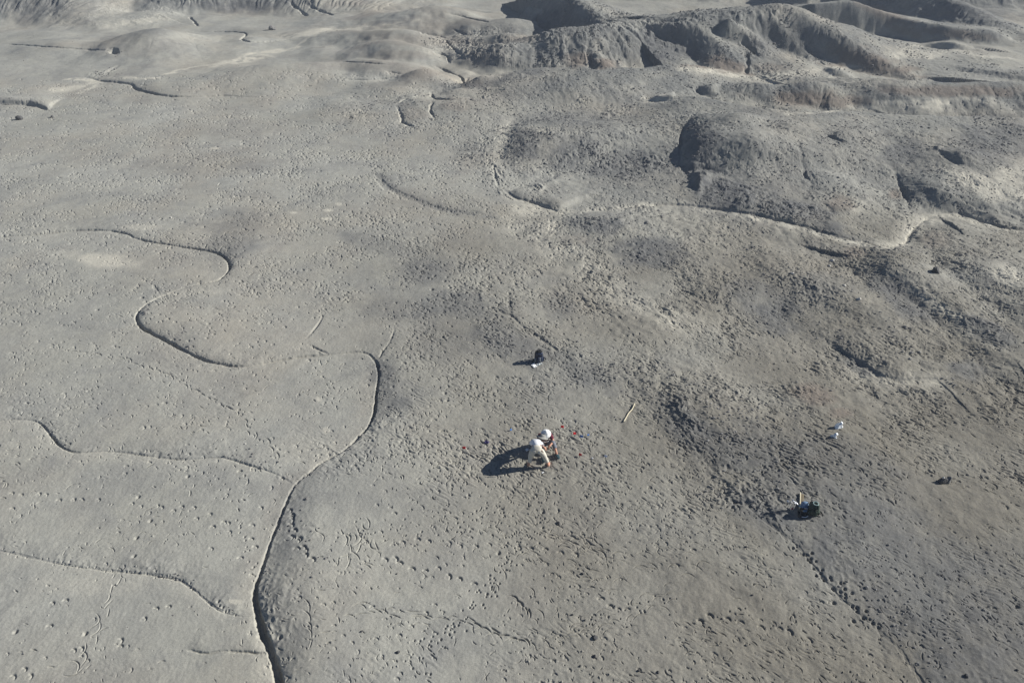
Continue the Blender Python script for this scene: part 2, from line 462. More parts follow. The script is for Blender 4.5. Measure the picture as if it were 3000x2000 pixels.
# right hand valley floor and banks
gully([(1470, 520, .6), (1448, 485, .8), (1452, 520, .8), (1462, 548, .6)], 0.08, 0.08, seed=50)
gully([(1535, 330, .3), (1500, 370, .7), (1478, 420, 1), (1468, 470, 1), (1480, 500, .6)], 0.03, 0.4, 0.7, 1.8, 5, side=1, pale=.25, palew=.7, seed=51)
gully([(1478, 560, .8), (1510, 580, 1), (1560, 593, 1), (1600, 608, 1.1), (1642, 623, 1)], 0.08, 0.09, 0.25, 0.4, 3, side=1, pale=.5, palew=.7, seed=52)
gully([(1640, 624, .6), (1720, 617, .6), (1800, 612, .7), (1900, 603, .7), (2000, 602, .9), (2090, 612, 1), (2180, 624, 1.1), (2320, 655, 1.1), (2390, 675, 1), (2450, 692, .9), (2520, 710, .7)],
      0.09, 0.12, 0.3, 0.7, 5, side=1, pale=.4, palew=.5, seed=53)
gully([(2520, 706, .7), (2560, 716, .7), (2620, 722, .8), (2655, 710, .9), (2668, 685, 1), (2700, 652, .8), (2745, 628, .6)], 0.06, 0.1, 0.28, 0.8, 3, side=-1, pale=1., palew=.6, seed=54)
gully([(2745, 628, .6), (2800, 626, .9), (2850, 640, 1.1), (2900, 657, 1.1), (2960, 670, .8), (3100, 680, .6)], 0.1, 0.12, 0.3, 0.6, 4, side=1, pale=.7, palew=.4, seed=55)
gully([(1790, 640, .5), (1740, 640, .6), (1640, 655, .6), (1610, 690, .5)], 0.03, 0.06, 0.05, .3, 1.5, side=1, seed=56)
gully([(1610, 640, .8), (1612, 668, .8), (1600, 690, .6)], 0.03, 0.06, seed=57)
gully([(2045, 320, .3), (2015, 360, .8), (1996, 410, 1.1), (1995, 450, 1.2), (1999, 490, 1.1), (2016, 525, .7)], 0.1, 0.15, 1.6, 2.0, 6.5, side=1, rough=.9, seed=58)
gully([(2005, 505, .6), (2050, 498, 1), (2110, 508, .6)], 0.15, 0.3, 0.5, .6, 3, side=-1, rough=.8, seed=59)
gully([(2355, 490, .6), (2358, 515, 1), (2378, 541, .9)], 0.12, 0.1, 0.65, 1.4, 4, side=1, rough=.7, seed=60)
gully([(2325, 380, .5), (2345, 440, .8), (2352, 500, .8)], 0.03, 0.1, 0.3, 1.5, 4, side=1, rough=.4, seed=60)
gully([(2412, 388, .8), (2440, 405, 1.1), (2482, 422, .8)], 0.12, 0.12, 0.55, 1.0, 3.5, side=1, rough=.7, seed=61)
gully([(2622, 500, .7), (2632, 535, 1), (2648, 565, 1.2), (2668, 610, .7)], 0.1, 0.12, 0.45, 0.9, 4, side=1, rough=.7, seed=62)
gully([(2410, 590, .5), (2430, 610, .9), (2450, 632, .6)], 0.05, 0.12, 0.2, .6, 2, side=1, seed=63)
gully([(2740, 440, .7), (2790, 470, 1), (2830, 490, .7)], 0.1, 0.2, 0.4, .6, 3, side=1, rough=.8, seed=64)
gully([(1893, 292, 1), (1920, 297, 1.1), (1985, 290, .8)], 0.12, 0.2, 0.5, 0.5, 3, side=1, pale=.6, palew=.6, rough=.4, seed=65)
gully([(2040, 250, .7), (2060, 276, 1), (2110, 283, .6)], 0.12, 0.25, 0.6, 0.7, 3, side=1, rough=.4, seed=66)
gully([(2000, 245, .7), (2030, 262, .9), (2052, 276, .9)], 0.1, 0.15, seed=67)
# alcoves of hill F
gully([(1655, 200, 1), (1690, 202, 1.1), (1730, 201, 1)], 0.05, 0.3, 0.5, .7, 1.8, side=1, seed=68)
gully([(1728, 135, .5), (1722, 160, 1), (1733, 200, 1)], 0.35, 0.25, 0.3, .8, 2, side=1, seed=69)
gully([(1735, 200, .9), (1770, 203, 1.2), (1815, 199, .8)], 0.05, 0.3, 0.7, .7, 2, side=1, seed=69)
gully([(2185, 150, .4), (2190, 195, 1), (2182, 216, .8)], 0.3, 0.2, seed=70)
gully([(2165, 110, .8), (2190, 135, 1), (2218, 165, .8)], 0.35, 0.22, 0.3, .8, 2, side=1, seed=71)
# foreground boundary line on the right: the hillside rises beyond it
gully([(1870, 1130, .2), (1930, 1185, .5), (2010, 1270, .6), (2090, 1380, .6), (2200, 1490, .8), (2300, 1570, 1), (2345, 1610, 1.2), (2400, 1680, 1.1), (2450, 1735, 1), (2520, 1800, .9), (2590, 1860, 1), (2640, 1910, 1.1), (2690, 1980, 1.2), (2740, 2060, 1.1), (2850, 2250, 1)],
      0.022, 0.06, 0.15, 1.3, 9, side=1, rough=.5, wob=.9, seed=72)
gully([(2400, 985, .3), (2470, 1035, .9), (2540, 1080, 1), (2600, 1110, 1), (2680, 1118, .8), (2800, 1105, .5)], 0.06, 0.12, 0.25, .6, 3, side=1, rough=.5, seed=73)
gully([(2690, 1040, .5), (2730, 1085, 1), (2850, 1090, .6)], 0.04, 0.15, 0.2, .7, 3, side=1, rough=.5, seed=74)
gully([(2470, 780, .6), (2500, 800, .9), (2560, 850, .7)], 0.05, 0.12, 0.18, .8, 3, side=1, rough=.4, seed=75)
# trails
gully([(1560, 740, .4), (1640, 770, .6), (1750, 815, .7), (1850, 870, .6), (1950, 940, .5)], 0.02, 0.25, 0.06, .5, 2, side=1, pale=.25, palew=1.2, seed=76)
gully([(1440, 900, .8), (1475, 918, 1), (1500, 925, 1), (1530, 955, .8), (1610, 1010, .6), (1700, 1080, .5)], 0.05, 0.07, 0.05, .3, 1, side=1, seed=77)
gully([(1500, 925, 1), (1540, 925, .7), (1570, 912, .5)], 0.03, 0.06, seed=77)
gully([(1490, 865, .9), (1492, 890, .9), (1497, 915, .9)], 0.05, 0.08, seed=78)
wash(PALE, [(235, 272), (290, 245), (262, 236), (200, 232)], .35, 1.1, 1.6, .8)
wash(PALE, [(330, 226), (450, 229), (500, 215), (560, 198), (640, 188), (680, 182), (740, 157), (850, 147), (900, 115), (960, 92), (1060, 82), (1150, 72), (1220, 60)], .34, 1.1, 1.7, .9)
wash(PALE, [(620, 188), (700, 180), (770, 165)], .9, .9, 1.8, .8)
wash(PALE, [(840, 105), (920, 96), (1010, 88)], 1.2, .9, 1.8, .9)
wash(PALE, [(320, 75), (400, 62), (480, 50)], 1.0, .6)
wash(PALE, [(1640, 625), (1720, 619), (1800, 613), (1900, 602), (2000, 600), (2090, 608)], .3, .6)
wash(PALE, [(2000, 606), (2180, 630), (2320, 662), (2450, 700), (2560, 722), (2640, 722), (2668, 690), (2720, 645), (2800, 634), (2900, 662)], .4, .9)
wash(PALE, [(1500, 330), (1482, 400), (1466, 470), (1455, 520)], .5, .35)
wash(PALE, [(2000, 200), (2100, 206), (2200, 226), (2260, 238), (2330, 222), (2420, 198)], .8, .8)
wash(PALE, [(2420, 200), (2440, 225), (2480, 240), (2700, 242)], .6, .5)
wash(PALE, [(2620, 165), (2700, 135), (2760, 130), (2850, 160), (2950, 170)], .7, .7)
wash(PALE, [(2660, 312), (2730, 312), (2760, 290), (2830, 285), (2900, 300)], .5, .9)
wash(PALE, [(2310, 335), (2450, 325), (2470, 312), (2560, 318)], .25, .9)
wash(PALE, [(1895, 288), (1920, 296), (1985, 292)], .3, .8)
wash(PALE, [(2640, 830), (2720, 880), (2820, 930), (2900, 1000)], .5, .6)
wash(PALE, [(2520, 1085), (2620, 1120), (2750, 1115)], .5, .5)
wash(PALE, [(2870, 520), (2930, 545), (3000, 560)], 1.0, .8)
wash(PALE, [(1600, 735), (1750, 805), (1880, 880), (1980, 950)], .5, .4)
wash(PALE, [(1090, 1080), (1086, 1180), (1062, 1250), (1012, 1300), (940, 1345), (852, 1420), (815, 1480), (790, 1560), (765, 1640), (736, 1720), (738, 1800), (760, 1900), (785, 2000)], .3, .42, .6)
wash(BROWN, [(1080, 1100), (1076, 1190), (1050, 1255), (1000, 1305), (930, 1350), (840, 1425), (800, 1500), (775, 1580), (750, 1650), (728, 1720)], .35, .22, .6)
wash(PALE, [(1480, 650), (1640, 730), (1760, 800), (1880, 880), (2000, 950)], .9, .5, 1.2)
wash(PALE, [(560, 740), (640, 850), (560, 850), (470, 880)], .4, .3)
wash(DARK, [(2000, 608), (2180, 618), (2320, 648), (2450, 684), (2540, 706)], .35, .6)
wash(DARK, [(1110, 510), (1160, 555), (1250, 597), (1340, 620), (1450, 640)], .3, .7)
wash(DARK, [(1300, 265), (1420, 245), (1520, 220), (1600, 206)], .7, .8)
wash(BROWN, [(2010, 194), (2120, 204), (2200, 222)], .5, 1)
wash(BROWN, [(2410, 190), (2550, 200), (2690, 222)], .6, .9)
wash(DARK, [(640, 760), (690, 740), (700, 690), (720, 640)], 1.2, .55)
wash(DARK, [(1115, 1060), (1135, 1090), (1130, 1140), (1140, 1200)], .5, .7)  # shade of the steep gully bank, painted into the ground colour
wash(DARK, [(870, 1420), (850, 1500), (840, 1600), (830, 1700), (850, 1850)], .5, .5)  # painted bank shade again, along the lower gully
print('gullies done', round(time.time() - T0, 1))

# ------------------------------------------------------------------ crumbly ground and colour patches
U1, V1 = proj(Xg, Yg, H)


def blob(A, u, v, ru, rv, val, ang=0.0, soft=0.6):
    m = (np.abs(U1 - u) < 2.2 * max(ru, rv)) & (np.abs(V1 - v) < 2.2 * max(ru, rv)) & (Yg > 5)
    idx = np.nonzero(m)
    if not len(idx[0]):
        return
    c, s = math.cos(R(ang)), math.sin(R(ang))
    du, dv = U1[idx] - u, V1[idx] - v
    a = (du * c + dv * s) / ru
    b = (-du * s + dv * c) / rv
    n = 0.35 * fbm(Xg[idx] / 1.6, Yg[idx] / 1.6, 3, 90)
    r = np.sqrt(a * a + b * b) + n
    A[idx] = np.maximum(A[idx], val * (1 - sstep(1 - soft, 1 + soft * .4, r)))


for b in [(1690, 420, 120, 60, 1), (1850, 480, 160, 70, 1), (1720, 330, 160, 40, .7), (1450, 270, 90, 22, 1, -12), (1540, 430, 55, 60, .5),
          (1740, 650, 80, 28, 1), (1900, 740, 90, 40, .9), (2150, 560, 170, 60, 1, 12), (2300, 610, 150, 40, 1, 12), (2050, 500, 60, 50, 1), (2060, 430, 70, 80, .7),
          (2400, 860, 130, 50, .8, 10), (2620, 860, 140, 50, .8, 38), (2080, 900, 80, 35, .7), (2270, 920, 70, 60, .5), (2250, 830, 70, 40, .6), (2900, 400, 140, 100, .8),
          (2750, 470, 90, 60, .9), (2480, 420, 90, 50, .7), (2400, 500, 60, 40, .6), (1600, 310, 60, 20, .6), (1720, 290, 60, 25, .8),
          (1370, 860, 90, 30, .7), (1500, 1010, 120, 50, .5, 30), (2000, 1220, 110, 70, 1, 35), (2180, 1270, 120, 60, .9), (2380, 1160, 110, 60, .7),
          (2200, 1400, 200, 80, .5), (1700, 1060, 120, 50, .5, 30), (2900, 950, 120, 60, .7, 40), (2880, 1060, 120, 40, .5, 30), (900, 1550, 50, 40, .6), (850, 1700, 40, 120, .35),
          (2120, 830, 60, 60, .6), (1480, 565, 30, 12, 1), (1575, 553, 22, 14, 1), (340, 150, 20, 14, .8), (300, 215, 50, 25, .5), (2650, 1000, 120, 40, .5, 20)]:
    blob(ROUGH, *b)
for b in [(300, 762, 120, 22, .8, 6), (2700, 560, 10, 8, 0), (860, 623, 14, 5, .9), (955, 641, 20, 6, .8), (962, 616, 16, 6, .8), (992, 598, 14, 6, .6), (630, 435, 22, 4, .9),
          (1550, 615, 70, 24, .7), (1600, 665, 40, 25, .5), (190, 262, 70, 10, .9, -8), (275, 243, 30, 7, 1, -8), (650, 186, 40, 7, .8, -14), (790, 152, 55, 8, .9, -6), (920, 95, 70, 10, .9, -12), (1100, 82, 110, 8, .6),
          (1445, 184, 10, 4, 1), (1450, 215, 90, 16, .5), (1500, 175, 30, 20, .4), (2100, 212, 140, 9, .8, 10), (2330, 218, 130, 12, .6, -10), (2480, 195, 60, 6, .8), (2700, 160, 110, 14, .5), (2725, 168, 20, 8, .9),
          (2850, 265, 150, 8, .0), (2640, 300, 110, 10, .6), (2750, 300, 60, 8, .8), (2900, 550, 140, 35, .8, 20), (2960, 510, 80, 40, .6), (2950, 810, 70, 30, .8, 30), (1480, 400, 26, 70, .5), (420, 665, 60, 10, .4),
          (690, 1762, 26, 9, .8), (1090, 1150, 20, 60, .3), (300, 1710, 200, 40, .25), (930, 1170, 12, 9, .6), (955, 1260, 14, 12, .6), (2500, 600, 100, 30, .3), (2450, 195, 60, 10, .5), (1850, 890, 100, 30, .35, 20)]:
    if b[4]:
        blob(PALE, *b)
for b in [(1692, 178, 42, 26, 1), (1772, 188, 44, 16, 1), (2120, 190, 75, 24, 1, 15), (2260, 200, 60, 16, .5), (2540, 180, 120, 34, .9, 18), (2640, 205, 60, 14, .9), (2350, 290, 110, 30, 1), (2450, 298, 100, 24, .9), (2300, 300, 40, 20, .6),
          (2800, 268, 260, 20, .9), (2600, 45, 110, 22, .8, 20), (2800, 100, 130, 14, .8, 8), (2650, 90, 60, 16, .6, 20), (1220, 215, 90, 24, .5), (1380, 245, 40, 18, .8), (1200, 120, 120, 24, .45), (1320, 120, 90, 20, .5), (1520, 115, 70, 14, .5), (1150, 160, 120, 20, .45), (1000, 190, 140, 16, .4),
          (1210, 330, 50, 30, .45), (1340, 310, 60, 22, .5), (1150, 250, 80, 20, .3), (2380, 1160, 70, 35, .9, 20), (2460, 1210, 40, 18, .8), (2460, 595, 50, 24, .7), (2500, 740, 40, 20, .6), (600, 470, 260, 50, .25), (400, 130, 200, 40, .2), (730, 30, 130, 20, .4), (1700, 700, 60, 20, .3), (2740, 700, 50, 30, .4), (700, 380, 200, 40, .25), (2620, 570, 25, 20, .8)]:
    blob(BROWN, *b)
for b in [(1540, 430, 60, 55, .9), (1690, 350, 170, 30, .6), (1690, 440, 80, 60, .85), (1850, 490, 150, 60, .75), (2300, 605, 150, 40, .95, 12), (2060, 500, 70, 50, .9), (2430, 660, 70, 24, .8, 12), (1660, 480, 60, 30, .8), (680, 690, 90, 80, .55, 30), (1120, 1090, 50, 40, .8), (1160, 1180, 60, 30, .7), (1740, 660, 90, 34, .9), (1900, 740, 120, 50, .85), (2060, 430, 60, 90, .9), (2150, 570, 160, 60, .95, 12),
          (2640, 870, 130, 50, .8, 38), (2270, 920, 90, 60, .8), (2900, 970, 90, 40, .8, 30), (2650, 450, 70, 50, .85), (2900, 420, 120, 80, .8), (2000, 1230, 130, 70, .7, 30), (2230, 1340, 260, 110, .6, 15), (2500, 1400, 260, 110, .5, 15),
          (2560, 1560, 330, 150, .7, 25), (2680, 1720, 330, 190, .72, 35), (2900, 1850, 330, 260, .7, 45), (2450, 1620, 120, 60, .75, 45), (2600, 1800, 120, 60, .75, 45), (2760, 1960, 120, 80, .75, 45), (2250, 1500, 160, 60, .8, 35), (1330, 900, 170, 60, .7), (1120, 720, 160, 30, .45, 15), (1640, 900, 60, 40, .5), (1150, 900, 120, 40, .5), (1240, 790, 100, 50, .65), (1500, 1010, 170, 60, .65, 20), (1700, 1090, 130, 50, .6, 30), (860, 1560, 60, 160, .35), (880, 1800, 60, 160, .35), (850, 1010, 160, 30, .0),
          (2200, 850, 90, 40, .5), (1680, 440, 60, 50, .5), (2830, 1085, 80, 30, .7, 10), (2500, 1060, 80, 25, .6, 30), (700, 8, 190, 34, 1), (700, -20, 300, 40, 1), (110, 25, 110, 45, .8), (460, 5, 60, 20, .5), (1640, 60, 80, 45, .9), (1560, 175, 130, 40, .5), (2850, 30, 180, 40, .7), (1950, 140, 110, 60, .9), (2850, 40, 180, 40, .5), (2230, 110, 90, 70, .35), (2400, 830, 140, 50, .4), (1350, 1000, 250, 60, .3)]:
    if b[4]:
        blob(DARK, *b)  # dark ground; on left-facing flanks the slope shade is painted in

ns = fbm(Xg / 1.1, Yg / 1.1, 4, 61)
rg = 1 - np.abs(perlin(Xg / 0.42 + 0.3 * ns, Yg / 0.42, 62)) * 2.0
rg2 = 1 - np.abs(perlin(Xg / 0.2, Yg / 0.2 + 0.3 * ns, 63)) * 2.0
scale_far = 1 + 0.5 * sstep(30, 75, Yg)
patch = np.clip(0.55 + 0.9 * fbm(Xg / 2.6, Yg / 2.6, 3, 64), 0, 1.4)
ROUGHF = ROUGH * patch * scale_far
H += 1.5 * ROUGHF * (0.035 * perlin(Xg / 0.5, Yg / 0.5, 66) + 0.038 * np.clip(rg, -.2, 1) * np.clip(ns + .5, 0, 1) + 0.022 * rg2)
rub = sstep(.6, .95, ROUGH) * sstep(14, 22, Yg) * np.clip(.3 + fbm(Xg / 1.7, Yg / 1.7, 3, 91), 0, 1)
H += .11 * rub * np.clip(perlin(Xg / .45 + .5 * ns, Yg / .38, 92) + .25, 0, 1) ** .7
# faint lumps everywhere
H += (0.007 + 0.015 * right) * fbm(Xg / 0.7, Yg / 0.7, 3, 67)
H += (0.0028 + .004 * right) * fbm(Xg / 0.22, Yg / 0.22, 2, 69)
mid_right = sstep(1300, 2000, U0) * sstep(250, 500, V0) * (1 - sstep(1100, 1300, V0))
H += 0.035 * (0.25 + mid_right) * np.clip(0.4 + fbm(Xg / 4, Yg / 4, 2, 71), 0, 1) * perlin(Xg / 0.4 + .4 * ns, Yg / 0.4, 72) * sstep(6, 10, Yg)
H += 0.0035 * perlin(Xg / 0.09, Yg / 0.09, 68) * (1 - sstep(20, 40, Yg))
def dens(u, v):
    d = 0.26 + 0 * u
    d = d + 1.0 * sstep(1000, 1450, u) * sstep(650, 850, v) * (1 - sstep(1450, 1700, v) * (1 - sstep(1900, 2300, u)) * .55)
    d = d + 0.55 * sstep(1700, 2300, u) * sstep(800, 1100, v) * (1 - sstep(1500, 1900, v) * .35)
    d = d + 0.35 * sstep(760, 1000, u + (v - 1300) * .15) * sstep(1250, 1350, v)
    d = d + 0.45 * sstep(420, 560, v) * (1 - sstep(860, 1000, v)) * sstep(200, 900, u) * (1 - sstep(1750, 2000, u))
    d = d + 0.2 * sstep(380, 520, v) * (1 - sstep(900, 1000, v)) * (1 - sstep(200, 900, u))
    d = d + 0.45 * sstep(500, 700, v) * sstep(1900, 2200, u)
    d = d + 0.5 * sstep(2150, 2500, u) * sstep(1350, 1600, v)
    d = d + 0.25 * sstep(300, 420, v) * (1 - sstep(480, 560, v)) * sstep(200, 600, u) * (1 - sstep(1500, 1700, u))
    return np.clip(d, 0, 1.5)


TR = dens(U0, V0).astype(np.float32) * sstep(6, 8, Yg) * (1 - sstep(45, 62, Yg)) * (1 - .65 * sstep(1330, 1560, V0))
cl = np.clip(0.5 + 1.0 * fbm(Xg / 2.5, Yg / 2.5, 3, 80), 0.05, 1.4)
ca, sa = math.cos(R(-34)), math.sin(R(-34))
pa, qa = Xg * ca + Yg * sa, -Xg * sa + Yg * ca
wv = 0.35 * perlin(Xg / .5, Yg / .5, 81)
H += TR * cl * (0.030 * np.clip(1 - 2.6 * np.abs(perlin(pa / .36 + wv, qa / .13 + wv, 82)), -0.15, 1) * -1 * sstep(-.1, .3, perlin(Xg / .8, Yg / .8, 84))
                + 0.012 * perlin(pa / .22, qa / .1, 83))
print('clay done', round(time.time() - T0, 1))

# ------------------------------------------------------------------ hoof prints, footprints, scuffs
HS = np.zeros_like(H)


def stamp(kind, x, y, a, r, ln, d, k=0.0):
    ext = max(r, ln) * 1.5
    w = window(x - ext, x + ext, y - ext, y + ext)
    if w is None:
        return
    X, Y = Xg[w] - x, Yg[w] - y
    c, s = math.cos(a), math.sin(a)
    p, q = X * c + Y * s, -X * s + Y * c
    if kind == 0:        # hoof or heel: the rim bitten in on one side, a shallow floor behind it
        rho = np.sqrt(X * X + Y * Y) + 1e-6
        cs = p / rho
        rr = rho / r
        wn = np.clip((cs + .35) / .9, 0, 1)
        dz = -d * np.exp(-((rr - .85) / .26) ** 2) * wn * wn - (.16 + k) * d * np.clip(1 - rr ** 4, 0, 1)
    elif kind == 1:      # curved scuff with a low rim
        qq = q - k * p * p
        e = np.exp(-np.clip(p / (ln * .5), -3, 3) ** 4)
        g = np.clip(qq / r, -4, 4)
        dz = e * (-d * np.exp(-g ** 2 * 1.5) + 0.18 * d * np.exp(-((g + 1.9) / .8) ** 2))
    elif kind == 2:      # small pit
        rr = (p * p + q * q) / (r * r)
        dz = -d * np.exp(-rr ** 1.5)
    else:                # clod
        rr = np.sqrt(p * p + (q * 1.4) ** 2) / r
        dz = d * np.clip(1 - rr ** 3, 0, 1)
    cur = HS[w]
    HS[w] = np.where(dz < 0, np.minimum(cur, dz), cur + dz * (cur > -0.004))


N = 210000
yy = 6.6 + (62 - 6.6) * RNG.random(N * 3) ** 0.95
acc = RNG.random(N * 3) < (CP * yy + 9.8) / (CP * 62 + 9.8)
yy = yy[acc][:N]
xx = (RNG.random(len(yy)) * 2 - 1) * 0.83 * (CP * yy + 9.76)
uu, vv = proj(xx, yy, 0 * xx)
clump = np.clip(0.55 + 1.0 * fbm(xx / 2.5, yy / 2.5, 3, 80), 0.05, 1.6)
keep = RNG.random(len(yy)) < 0.8 * dens(uu, vv) * clump
xx, yy, uu, vv = xx[keep], yy[keep], uu[keep], vv[keep]
print('stamps', len(xx))
for x, y, u, v in zip(xx, yy, uu, vv):
    if y > 23 and u < 1900 and random.random() < .8:
        f_ = random.uniform(.6, 1.1) * (1 + .012 * (y - 23))
        q_ = random.random()
        if q_ < .22:
            stamp(0, x, y, random.gauss(.7, .4), random.uniform(.06, .085) * f_, 0, random.uniform(.04, .06) * f_, .1)
        elif q_ < .45:
            stamp(1, x, y, random.gauss(R(-30), R(25)), .018 * f_, random.uniform(.12, .26), .045 * f_, random.gauss(-1.5, 2))
        elif q_ < .6:
            stamp(2, x, y, 0, random.uniform(.022, .036) * f_, 0, .05 * f_)
        continue
    t = random.random()
    rightness = min(1, max(0, (u - 1500) / 700)) * (1 if v > 900 else .5)
    fs = (1 + 0.5 * min(1, max(0, (y - 22) / 20))) * random.uniform(.55, 1.15) * (.72 if y < 14 else .9)
    if t < 0.26 - .12 * rightness:
        stamp(0, x, y, random.gauss(0.9, 0.5), random.uniform(.06, .1) * fs, 0, random.uniform(.03, .05) * fs)
    elif t < 0.70:
        a = random.gauss(R(-38), R(24)) if random.random() < .45 + .4 * rightness else random.uniform(-1.6, 1.6)
        stamp(1, x, y, a, random.uniform(.013, .024) * fs, random.uniform(.08, .28) * fs, random.uniform(.03, .055) * fs, random.gauss(0, 3.0) - 1.5)
    elif t < 0.93:
        stamp(2, x, y, 0, random.uniform(.018, .034) * fs, 0, random.uniform(.03, .055) * fs)
    else:
        stamp(3, x, y, random.uniform(0, 3), random.uniform(.025, .05), 0, random.uniform(.012, .03))


def track(pts, step=0.42, kind=0, jit=0.06, size=1.0, two=0.0):
    P = spline(pts, 8)
    x, y = pick(P[:, 0], P[:, 1])
    L = np.concatenate([[0], np.cumsum(np.hypot(np.diff(x), np.diff(y)))])
    n = int(L[-1] / step)
    sgn = 1
    for k in range(n):
        s = (k + random.uniform(-.2, .2)) * step
        px, py = np.interp(s, L, x), np.interp(s, L, y)
        qx, qy = np.interp(s + .1, L, x) - px, np.interp(s + .1, L, y) - py
        m = math.hypot(qx, qy) or 1
        sgn = -sgn
        px += -qy / m * two * sgn + random.gauss(0, jit)
        py += qx / m * two * sgn + random.gauss(0, jit)
        if kind == 0:
            stamp(0, px, py, random.gauss(.95, .3), random.uniform(.07, .095) * size, 0, random.uniform(.03, .045) * size)
        elif kind == 1:
            stamp(1, px, py, math.atan2(qy, qx) + random.gauss(0, .3), 0.02 * size, random.uniform(.2, .45), .045 * size, random.gauss(-2, 1))
        else:
            stamp(2, px, py, 0, random.uniform(.02, .034) * size, 0, random.uniform(.03, .05) * size)


track([(150, 1010), (230, 1028), (350, 1047), (430, 1075), (500, 1100), (570, 1140), (640, 1180), (700, 1212), (745, 1265), (800, 1315), (835, 1370)], .42, 1, .05)
track([(150, 1010), (230, 1028), (350, 1047), (430, 1075), (500, 1100), (570, 1140), (640, 1180), (700, 1212), (745, 1265), (800, 1315), (835, 1370)], .3, 0, .08, .8)
track([(0, 1120), (60, 1090), (110, 1065), (160, 1040)], .16, 2, .1)
track([(120, 1130), (200, 1105), (260, 1080), (340, 1050)], .3, 2, .1)
track([(70, 1170), (150, 1175), (240, 1180), (330, 1190)], .4, 0, .1, .8)
track([(700, 1185), (790, 1170), (900, 1150), (1000, 1140), (1080, 1130)], .22, 2, .1)
track([(740, 1240), (830, 1225), (930, 1205), (1010, 1195)], .3, 2, .1)
track([(720, 1085), (770, 1105), (830, 1130)], .3, 2, .04)
track([(880, 1078), (930, 1100), (980, 1125), (1040, 1160)], .3, 2, .04)
track([(20, 1450), (120, 1455), (200, 1458), (280, 1465), (350, 1470)], .42, 0, .08)
track([(400, 1480), (450, 1485), (500, 1490), (560, 1500), (640, 1530), (720, 1545), (780, 1560)], .3, 0, .12)
track([(490, 1355), (540, 1375), (590, 1385), (620, 1405), (650, 1440), (680, 1480)], .2, 2, .08)
track([(700, 1520), (700, 1560), (715, 1600), (735, 1650), (740, 1700)], .16, 2, .1)
track([(0, 1617), (60, 1625), (120, 1637), (200, 1655), (330, 1670), (430, 1685), (520, 1700), (570, 1730), (600, 1755)], .26, 2, .05, .85)
track([(345, 1700), (310, 1800), (290, 1860), (250, 1910), (220, 1960), (160, 2000)], .25, 1, .06, .8)
track([(490, 1765), (430, 1790), (370, 1830), (330, 1860)], .4, 0, .1)
track([(100, 1780), (130, 1880), (200, 1890), (270, 1890), (420, 1905), (520, 1890)], .6, 0, .25)
track([(30, 1975), (70, 1970), (130, 1990)], .3, 0, .1)
track([(640, 1760), (655, 1780), (690, 1795)], .12, 2, .03, 1.4)
track([(660, 1620), (690, 1640), (720, 1560), (800, 1520)], .5, 0, .3)
track([(2330, 1600), (2400, 1675), (2450, 1730), (2520, 1795), (2590, 1860)], .13, 2, .06, 1.5)
track([(2345, 1600), (2420, 1675), (2480, 1730), (2560, 1805)], .2, 2, .12, 1.6)
track([(2300, 1365), (2340, 1320), (2370, 1280), (2400, 1255)], .16, 0, .12, 1.1)
track([(2230, 1380), (2290, 1360), (2330, 1330)], .14, 2, .1, 1.5)
track([(1400, 340), (1412, 400), (1424, 450), (1432, 490), (1450, 520), (1480, 550)], .34, 2, .08, 2.2)
track([(1020, 440), (1080, 470), (1115, 500)], .3, 2, .1, 2)
track([(1330, 400), (1380, 430), (1420, 455), (1470, 500)], .3, 2, .3, 2)
track([(1120, 510), (1160, 560), (1250, 598), (1340, 622), (1450, 645)], .16, 2, .12, 1.4)
track([(1000, 620), (1080, 630), (1110, 650), (1150, 680)], .2, 2, .2, 1.6)
track([(2400, 730), (2430, 735), (2450, 720)], .2, 2, .1, 2)
track([(2420, 580), (2460, 570), (2500, 560), (2530, 550)], .3, 2, .2, 2.4)
track([(2760, 675), (2830, 690), (2920, 705), (2990, 740)], .35, 2, .25, 2.2)
track([(2440, 600), (2480, 590), (2530, 600)], .25, 2, .2, 2.2)
track([(840, 1500), (850, 1525), (870, 1580), (900, 1640)], .13, 0, .1, 1.3)
track([(1740, 1750), (1790, 1780), (1880, 1785), (1935, 1795)], .5, 0, .05, 1.2)
track([(2040, 1815), (2080, 1810), (2105, 1810), (2270, 1845), (2310, 1850), (2370, 1870), (2420, 1880)], .4, 0, .05, 1.2)
track([(1110, 1645), (1150, 1640), (1200, 1650), (1260, 1670), (1380, 1705), (1450, 1710)], .35, 0, .08, 1.2)
track([(1180, 1590), (1220, 1590), (1300, 1595), (1370, 1595), (1530, 1600), (1600, 1612), (1700, 1625), (1760, 1630)], .42, 0, .06, 1.1)
track([(1240, 1960), (1290, 1890), (1380, 1800), (1420, 1760), (1450, 1700), (1490, 1650), (1540, 1590), (1600, 1550)], .12, 2, .12, 1.1)
track([(1080, 1590), (1040, 1550), (1060, 1620), (1030, 1640)], .2, 1, .15)
track([(1620, 1575), (1690, 1580), (1730, 1600), (1770, 1610)], .12, 1, .14)
